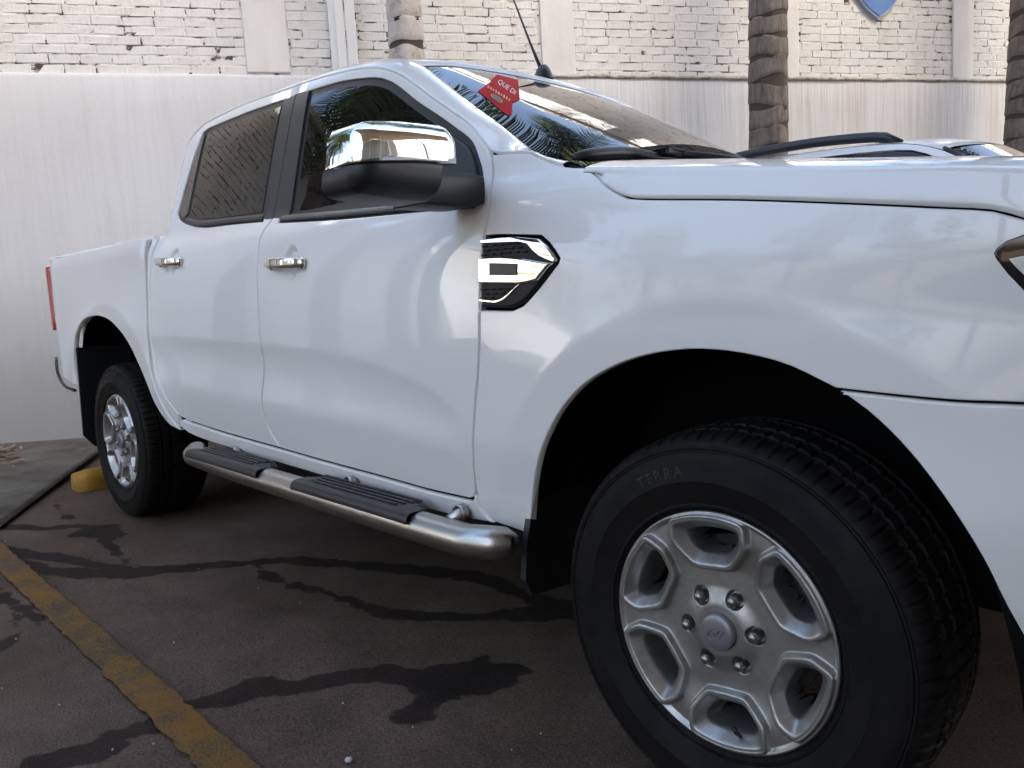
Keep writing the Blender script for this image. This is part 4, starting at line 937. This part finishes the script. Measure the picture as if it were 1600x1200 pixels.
def palm(loc,rad,height,label,bark,seed,lean=(0,0),group=None,n_fr=24,zb=0.0):
    random.seed(seed); root=thing('palm_tree',label,'palm tree',loc,0,group)
    NA=40; rows=[]; fm=[]; z=-.1; ring=0; zs=[]
    th0=random.uniform(0,6.28)
    while z<height:
        h=random.uniform(.15,.21); zs.append((z,h,random.uniform(-.045,.045),random.uniform(0,6.28))); z+=h
    for (z,h,tl,ph) in zs:
        for t,dr in ((0,-.004),(.05,-.006),(.13,-.003),(.20,.004),(.35,.003),(.6,.001),(.88,.000),(.97,-.002)):
            row=[]
            for k in range(NA):
                a=2*math.pi*k/NA; zz_=z+h*t+tl*math.cos(a+ph)+.010*math.sin(3*a+ph); rr=rad*(1+.10*math.exp(-zz_*1.5))*(1-.012*zz_)+dr+.005*math.sin(5*a+ph*3)+.004*math.sin(2*a+z)
                row.append((rr*math.cos(a)+lean[0]*zz_,rr*math.sin(a)+lean[1]*zz_,zz_))
            rows.append(row)
    V,Fc=loft(rows,close=True); fm=[1 if ((i//NA)%8) in (0,1,7) else 0 for i in range(len(Fc))]
    tr=obj('trunk',V,Fc,bark,root,True,mats=[bark,'palm_scar'],fm=fm); fixn(tr)
    top=Vector((lean[0]*height,lean[1]*height,height-.1)); b=MB()
    for f in range(n_fr):
        az=2*math.pi*f/n_fr*1.0+random.uniform(-.2,.2); el=R(random.choice((70,50,30,10,-15,-35))+random.uniform(-10,10)); L=random.uniform(1.9,2.7)
        dirh=Vector((math.cos(az),math.sin(az),0)); side=Vector((-math.sin(az),math.cos(az),0)); pos=top.copy(); e=el; NS=26; pts=[]
        for i in range(NS+1):
            pts.append(pos.copy()); pos+= (dirh*math.cos(e)+Vector((0,0,math.sin(e))))*(L/NS); e-=R(3.6)*(.5+i/NS)
        b.tube(pts[::3],[.018,.016,.014,.012,.010,.008,.007,.006,.004][:len(pts[::3])],5,cap=False)
        for i in range(3,NS):
            t=i/NS; ll=.62*math.sin(math.pi*min(1,.12+t*.9))**.6*(1 if t<.9 else .7); tan=(pts[i+1]-pts[i]).normalized(); nu=side.cross(tan)
            for sd in (-1,1):
                for rep in (0,.5):
                    p0=pts[i]+(pts[i+1]-pts[i])*rep; d=(side*sd*random.uniform(.75,.95)+tan*.55+nu*random.uniform(-.35,.25)).normalized(); p1=p0+d*ll*.55; p2=p0+d*ll+Vector((0,0,-ll*random.uniform(.15,.45))); wv=tan*.016
                    b.add([p0-wv,p0+wv,p1+wv*.9,p1-wv*.9,p2],[(0,1,2,3),(3,2,4)])
    b.build('crown','frond',root); return root
palm((-4.066,1.61,0),.137,7.1,'palm tree with whitewashed trunk rising behind the cab of the pickup beside the steel post','palm_white',3,(.0,.0))
palm((-2.525,4.28,0),.165,7.4,'ringed grey palm tree between the pickup windscreen and the blue shield','palm_bark',4,(-.004,-.004),n_fr=26)
palm((-1.16,6.65,0),.19,7.2,'ringed grey palm tree behind the white estate car, beyond the blue shield','palm_bark',5,(.004,.006))
palm((-7.4,-4.6,0),.165,6.9,'ringed grey palm tree against the wall behind the tail of the pickup','palm_bark',8,(.0,.0))
palm((-9.2,-7.6,0),.165,7.2,'ringed grey palm tree at the far end of the wall beyond the pickup tail','palm_bark',9,(.0,.0))
# ---- dry leaves by the wall ---------------------------------------------------------------------------
mat('dry_leaf',(.22,.15,.09),.8); x=NT(M['dry_leaf']); oi=x.t.nodes.new('ShaderNodeObjectInfo'); x.set('Base Color',x.ramp(x.noise(x.co(),3,2),[(.35,(.10,.07,.045)),(.5,(.24,.17,.11)),(.7,(.34,.27,.19))]))
random.seed(21); b=MB()
def leaf(P,sz):
    a=random.uniform(0,6.28); d=Vector((math.cos(a),math.sin(a),random.uniform(-.1,.25))).normalized(); s_=Vector((-math.sin(a),math.cos(a),random.uniform(-.3,.3)))*.42; c=Vector((0,0,random.uniform(.1,.35)))
    b.add([P-d*sz,P-s_*sz*.8+c*sz*.4,P+s_*sz*.8+c*sz*.4,P+d*sz+c*sz*.2],[(0,1,2),(1,3,2)])
for k in range(130):
    q=(random.gauss(8,16),random.gauss(722,9)); 
    if q[1]<706: continue
    P=G(*q); leaf(P+Vector((0,0,.040+random.uniform(0,.02))),random.uniform(.018,.04))
for q in ((125,712),(122,715),(30,739),(131,797),(40,824),(112,722),(135,702),(100,706),(84,745)): leaf(G(*q)+Vector((0,0,.03)),.014)
b.build('leaf_litter','dry_leaf',label='dry brown leaves gathered on the concrete at the foot of the wall',cat='leaves',kind='stuff')
mat('chip',(.55,.53,.50),.8); b=MB(); random.seed(5)
for k in range(16):
    P=G(random.uniform(0,860),random.uniform(830,1195)); b.box(P+Vector((0,0,.004)),[random.uniform(.0015,.0035) for _ in range(3)],Matrix.Rotation(random.uniform(0,3),3,'Z'))
b.box(G(545,1191)+Vector((0,0,.006)),(.016,.012,.010),Matrix.Rotation(.7,3,'Z'),bev=.003)
b.build('grit','chip',label='pale grit and small stones scattered over the dark asphalt',cat='grit',kind='stuff')

palm((-6.35,-2.95,0),.15,6.2,'ringed grey palm tree close behind the tailgate of the pickup','palm_bark',12,(.0,.0))
palm((-8.1,-6.2,0),.15,5.9,'ringed grey palm tree between two others along the wall behind the pickup','palm_bark',13,(.0,.0))

# ---- broad-leaved trees added out of frame to block low sky (seen in the glass and paint) -------------------
mat('leaf_green',(.05,.085,.025),.5); x=NT(M['leaf_green']); x.set('Base Color',x.ramp(x.noise(x.co(),.9,4),[(.3,(.030,.060,.016)),(.7,(.085,.12,.035))]))
mat('tree_bark',(.11,.09,.07),.9)
def leafy(loc,h,label,seed):
    random.seed(seed); root=thing('sky_block_tree',label,'tree',loc); b=MB(); b.tube([(0,0,-.1),(.05,.02,1.2),(.0,.1,2.4),(.1,.0,h*.55)],[.26,.20,.17,.09],10)
    cl=[]
    for k in range(16):
        a=random.uniform(0,6.28); r=random.uniform(.4,2.6); c=Vector((r*math.cos(a),r*math.sin(a),random.uniform(.30,.92)*h)); cl.append((c,random.uniform(.8,1.5))); b.tube([(0,.05,h*.35),c*.55+Vector((0,0,h*.17)),c],[.08,.05,.02],6)
    b.build('trunk','tree_bark',root,True); l=MB()
    for k in range(5200):
        c,r=random.choice(cl); d=Vector((random.gauss(0,1),random.gauss(0,1),random.gauss(0,.8))).normalized()*r*random.uniform(.55,1.05); p0=c+d; u=Vector((random.gauss(0,1),random.gauss(0,1),random.gauss(0,.6))).normalized(); w_=u.cross(Vector((random.gauss(0,1),random.gauss(0,1),random.gauss(0,1)))).normalized(); z_=random.uniform(.07,.14)
        l.add([p0-u*z_,p0+w_*z_*.5,p0+u*z_,p0-w_*z_*.5],[(0,1,2,3)])
    l.build('crown','leaf_green',root)
def wloc(s_,d_): q=WP+WH*s_-WN*d_; return (q.x,q.y,0)
leafy(wloc(-15,2.5),7.5,'broad-leaved tree added to block low sky light, nearest the wall',31); leafy(wloc(-16,7.5),8.5,'tall broad-leaved tree added to block low sky light, middle of the row',32); leafy(wloc(-14,13),8.0,'broad-leaved tree added to block low sky light, beside the shed',33)
# ================================================================ WHITE ESTATE CAR (SUV) IN THE NEXT BAY
suv=thing('parked_car','white compact off-road car with black roof rails, parked beyond the bonnet of the pickup','car',(.85,2.5,.030))
PR2=[(.2,.74),(.35,.82),(.5,.86),(.75,.875),(.95,.87),(1.06,.85),(1.10,.825),(1.3,.765),(1.5,.69),(1.62,.625),(1.70,.56)]
def W2(x,z):
    w=herm(PR2,z)
    if x>.15: w-=.34*((x-.15)/.75)**2.4
    if x<-2.7: w-=.22*((-2.7-x)/.55)**2.0
    for cx in (0,-2.52):
        w+=.015*(1-sm(.40,.46,math.hypot(x-cx,z-.34)))
    return w
def arc(cx,r,a0,a1,n=12): return [(cx+r*math.cos(R(a0+(a1-a0)*k/n)),.34+r*math.sin(R(a0+(a1-a0)*k/n))) for k in range(n+1)]
RG2=[(-1.30,1.575),(-1.42,1.622),(-1.6,1.652),(-1.9,1.668),(-2.3,1.662),(-2.7,1.63),(-3.05,1.56)]
SIDE2=path([(.70,.90),(.40,.975),(-.1,1.03),(-.42,1.065)],[(-.42,1.065),(-.55,1.12),(-1.30,1.575)],RG2,[(-3.05,1.56),(-3.15,1.30),(-3.2,1.0),(-3.22,.6),(-3.15,.36)],[(-3.15,.36),(-2.93,.34)],arc(-2.52,.385,180,0),[(-2.135,.34),(-2.0,.26),(-1.2,.25),(-.5,.26),(-.385,.34)],arc(0,.385,180,0),[(.385,.34),(.70,.36)],[(.70,.36),(.70,.90)],step=.04)
WIN2=path([(-.62,1.105),(-1.02,1.365),(-1.37,1.565)],[(-1.37,1.565),(-1.50,1.603),(-1.9,1.625),(-2.3,1.612),(-2.75,1.555)],[(-2.75,1.555),(-2.88,1.40),(-2.80,1.20)],[(-2.80,1.20),(-2.0,1.12),(-.62,1.105)],step=.04)
panel('body_side',SIDE2,'paint_suv',suv,f=W2,holes=[WIN2],grid=.06,step=.05,depth=.02)
for s,o in zip((-1,1),panel('side_window',WIN2,'glass_tint',suv,f=W2,off=-.006,grid=.08,step=.05,depth=.01)): pass
# roof
eg=[Vector((q.x,-W2(q.x,q.y)+.002,q.y)) for q in crom([Vector(q) for q in RG2],.05)]; rows=[]
for e in eg:
    rows.append([Vector((e.x+.13*(1-(u*u))*sm(-2.0,-1.3,e.x),e.y*u,e.z+.012*(1-abs(u)**10)+.045*(1-u*u))) for u in [1-2*k/32 for k in range(33)]])
V,Fc=loft(rows); fixn(obj('roof',V,Fc,'paint_suv',suv))
# windscreen and bonnet
e0=[Vector((q[0],-W2(q[0],q[1])+.03,q[1])) for q in ((-.50,1.095),(-.9,1.325),(-1.30,1.578))]; rows=[]
for t in range(13):
    f=t/12; q=e0[0]*(1-f)+e0[2]*f; rows.append([Vector((q.x+.14*(1-u*u)*(1-.1*f),q.y*u,q.z+.045*(1-u*u)*f+.012*f*(1-abs(u)**10))) for u in [1-2*k/24 for k in range(25)]])
V,Fc=loft(rows); fixn(obj('windscreen',V,Fc,'glass_tint',suv))
for s in (-1,1): MB().tube([Vector((q.x-.004,s*(-q.y+.004),q.z+.004)) for q in [e0[0]*(1-k/10)+e0[2]*(k/10) for k in range(11)]],.014,8).build('pillar_seal','rubber_trim',suv,True)
rows=[]
for x_ in [-.50+.1*k for k in range(13)]:
    z=herm([(-.5,1.075),(-.1,1.03),(.4,.975),(.7,.90)],x_); y0=W2(x_,z)-.002; rows.append([Vector((x_+.12*(1-u*u),y0*u,z+.03*(1-abs(u)**6)+.02*(1-u*u))) for u in [-1+k/12 for k in range(25)]])
V,Fc=loft(rows); fixn(obj('bonnet',V,Fc,'paint_suv',suv))
for nm,z0,z1,m in (('front_bumper',.30,.62,'paint_suv'),('grille',.62,.90,'mesh_black')):
    rows=[]
    for i in range(7):
        z=z0+(z1-z0)*i/6; rows.append([Vector((.70+.20*(1-abs(u)**2.4)**.7,W2(.70,z)*u,z)) for u in [-1+k/12 for k in range(25)]])
    V,Fc=loft(rows); fixn(obj(nm,V,Fc,m,suv))
rows=[]
for z in (.36,.6,1.0,1.3,1.56): 
    xb=lin([(.36,-3.15),(.6,-3.22),(1.0,-3.2),(1.3,-3.15),(1.56,-3.05)],z); rows.append([Vector((xb-.08*(1-u*u),W2(xb,z)*u,z)) for u in [-1+k/8 for k in range(17)]])
V,Fc=loft(rows); tg=fixn(obj('tailgate',V,Fc,'paint_suv',suv))
MB().box((-3.21,0,1.33),(.02,.95,.28),Matrix.Rotation(-.2,3,'Y'),bev=.008).build('rear_window','glass_tint',tg)
for s in (-1,1):
    MB().box((.66,s*.60,.80),(.22,.26,.12),Matrix.Rotation(s*.6,3,'Z'),bev=.03).build('headlamp','lamp_clear',suv); MB().box((-3.10,s*.70,.95),(.20,.18,.22),bev=.03).build('tail_lamp','lamp_red',suv)
    # black roof rail, thickest towards the front foot
    pts=[(-1.50,1.645),(-1.58,1.683),(-1.72,1.702),(-2.0,1.716),(-2.4,1.705),(-2.8,1.655),(-2.9,1.625)]; c=crom([Vector((q[0],s*.575,q[1])) for q in pts],.05)
    MB().tube(c,[.010]+[.017]*(len(c)-2)+[.01],10,squash=1.5).build('roof_rail','satin_black',suv,True)
    b=MB(); b.box((-.72,s*.93,1.13),(.10,.20,.13),bev=.04); b.box((-.70,s*.84,1.10),(.08,.08,.04)); b.build('door_mirror','paint_suv',suv)
    for wx in (0,-2.52):
        wo=bpy.data.objects.new('wheel',barrel_me); wo.location=(wx,s*.845,.335); wo.scale=(.885,.80,.885); wo.rotation_euler=(0,0,0) if s<0 else (0,0,math.pi); link(wo,suv)
        for nm,me in (('rim',rim_me),('tyre',tyre_me),('centre_cap',cap_me)): link(bpy.data.objects.new(nm,me),wo)
b=MB(); b.box((-1.25,0,.55),(3.6,1.35,.5)); b.build('chassis','cavity',suv); b=MB(); b.prism([(-.7,.8),(-.8,1.1),(-1.45,1.5),(-2.8,1.5),(-3.0,.8)],-.5,.5,'xz'); b.build('cabin_lining','interior',suv)
# ================================================================ ARCHED OPEN SHED OVER THE YARD (behind the camera, seen in the chrome and glass)
mat('sheet_metal',(.52,.47,.40),.5,.1); x=NT(M['sheet_metal']); v=x.co((.4,6,1)); x.set('Base Color',x.ramp(x.noise(v,1.5,4),[(.3,(.46,.41,.345)),(.7,(.58,.53,.46))]))
mat('truss_paint',(.62,.60,.56),.5,.1)
shm=Matrix(((WH.x,-WN.x,0,WP.x),(WH.y,-WN.y,0,WP.y),(0,0,1,0),(0,0,0,1)))   # local: s along the wall, d away from it, z up
shed=bpy.data.objects.new('shed_canopy',None); shed.matrix_world=shm; link(shed,None,'big open-sided shed with an arched corrugated roof over the parking yard','shed')
DE0,DE1,HE,HA=SHED
def vault(d):
    t=(d-DE0)/(DE1-DE0); return HE+HA*4*t*(1-t)
bays=[-6+2.0*k for k in range(14)]
for b0 in bays[:-1]:
    rows=[]
    for i in range(25):
        d=DE0+(DE1-DE0)*i/24; rows.append([(b0+2.0*k/40,d,vault(d)+.020*math.sin(2*math.pi*k/4)) for k in range(41)])
    V,Fc=loft(rows); obj('roof_sheet',V,Fc,'sheet_metal',shed)
for b0 in bays:
    MB().tube([(b0,DE0+(DE1-DE0)*i/20,vault(DE0+(DE1-DE0)*i/20)-.16) for i in range(21)],.055,6).build('truss','truss_paint',shed,True)
for dd in (DE0+.3,DE0+3.0,DE0+6.0,DE0+9.0,DE1-.3):
    MB().box((7,dd,vault(dd)-.07),(26,.08,.10)).build('purlin','truss_paint',shed)
for b0 in bays[::4]:
    for dd in (DE0+7.5,DE1-.4): MB().box((b0,dd,vault(dd)/2-.1),(.22,.22,vault(dd)-.2),bev=.02).build('column','truss_paint',shed)
# printed pennants hanging in the shed
mat('pennant_red',(.50,.03,.035),.5); mat('pennant_violet',(.16,.09,.34),.5); mat('pennant_yellow',(.55,.30,.03),.5); mat('print_white',(.75,.72,.66),.5); mat('print_gold',(.52,.36,.12),.5)
def pennant(P,sz,rz,m,label,rx=0):
    root=bpy.data.objects.new('pennant',None); root.location=P; root.rotation_euler=(rx,0,rz); link(root,None,label,'pennant')
    MB().prism([(-.36*sz,0),(.36*sz,0),(.36*sz,-.80*sz),(0,-1.15*sz),(-.36*sz,-.80*sz)],-.006,.006,'xz').build('cloth',m,root)
    MB().tube([(-.40*sz,0,0),(.40*sz,0,0)],.012,8).build('rod','truss_paint',root,True)
    for k,(zz_,ww,hh,mm) in enumerate(((-.22,.5,.12,'print_white'),(-.45,.56,.10,'print_gold'))):
        for i in range(5):
            for s in (-1,1): MB().box(((-.5+i/4)*ww*sz,s*.008,zz_*sz),(ww*sz*.16,.004,hh*sz*random.uniform(.7,1.1))).build('print',mm,root)
    MB().tube([(-.25*sz,0,0),(-.25*sz,0,1.4)],.006,5).build('hanger','truss_paint',root); MB().tube([(.25*sz,0,0),(.25*sz,0,1.4)],.006,5).build('hanger','truss_paint',root)

mat('blocker_tone',(.30,.28,.25),.8); MB().box((7,DE1+.1,vault(DE1)/2),(26,.2,vault(DE1)),bev=.02).build('blocker_wall','blocker_tone',shed)  # unseen wall added behind the camera to cut low-angle sky light

# ---- red sticker on the windscreen -----------------------------------------------------------------
from mathutils.bvhtree import BVHTree
bv=BVHTree.FromPolygons([v_.co.copy() for v_ in ws.data.vertices],[tuple(p_.vertices) for p_ in ws.data.polygons])
def onws(px,py,off=.0015):
    d=(cd+cr*((px-800)/F_PX)-cu*((py-600)/F_PX)).normalized(); h=bv.ray_cast(CAM,d); n=h[1]
    if n is None: return onws(px,py+1,off)
    if n.dot(d)>0: n=-n
    return h[0]+n*off
ST=[(776,117),(809,125),(811,140),(812,156),(801,161),(799.5,178.5),(795,182),(784,175),(763,156),(746,143),(756,136),(765,129)]
mat('sticker_red',(.42,.012,.016),.7,spec=.1); mat('sticker_dark',(.03,.015,.012),.4)
ST=[tuple(q) for q in dens([Vector(q) for q in ST],4.0)]
V,Fc=loft([[onws(785+(q[0]-785)*f,150+(q[1]-150)*f) for q in ST] for f in (.02,.2,.4,.6,.8,1.0)],close=True); stk=obj('sticker',V,Fc,'sticker_red',ws,False); fixn(stk)
def ws_text(t,a,b,h,m):
    V,Fc=text_mesh(t,1.0); w_=max(q[0] for q in V); ax=(b[0]-a[0],b[1]-a[1]); L=math.hypot(*ax); up_=(ax[1]/L*h,-ax[0]/L*h)
    obj('print',[onws(a[0]+ax[0]*q[0]/w_+up_[0]*q[1]/.7,a[1]+ax[1]*q[0]/w_+up_[1]*q[1]/.7,.0022) for q in V],Fc,m,stk,False)
ws_text('QUE DI',(776.5,130),(803,149),7,'print_white'); 
random.seed(9)
for k in range(9):
    f=k/8; qx,qy=763+33*f,136.5+20.5*f; h_=random.uniform(1.2,2.6); w_=random.uniform(.8,1.6)
    obj('print',[onws(qx-w_,qy-w_*.6-h_,.0022),onws(qx+w_,qy+w_*.6-h_,.0022),onws(qx+w_-.6,qy+w_*.6+h_,.0022),onws(qx-w_-.6,qy-w_*.6+h_,.0022)],[(0,1,2,3)],'print_gold',stk,False)
for r_,m,o_ in ((1.0,'print_gold',.0030),(.84,'sticker_dark',.0045)):
    el=[(776+ (10.5*math.cos(a)*.86-4.2*math.sin(a)*.5)*r_,155.5+(10.5*math.cos(a)*.55+4.2*math.sin(a)*.86)*r_) for a in [2*math.pi*k/20 for k in range(20)]]
    obj('oval_mark',[onws(*q,o_) for q in el],[tuple(range(20))],m,stk,False)
# ---- pennants in the shed ----------------------------------------------------------------------------
def shp(s,d,z): return shm@Vector((s,d,z))
random.seed(2)
pennant(shp(5.6,9.0,7.6),1.3,WA,'pennant_red','red printed pennant hanging under the shed roof'); pennant(shp(9.5,11.0,7.4),1.3,WA,'pennant_violet','violet printed pennant hanging under the shed roof'); pennant(shp(7.4,12.5,7.6),1.1,WA,'pennant_yellow','yellow printed pennant hanging under the shed roof')
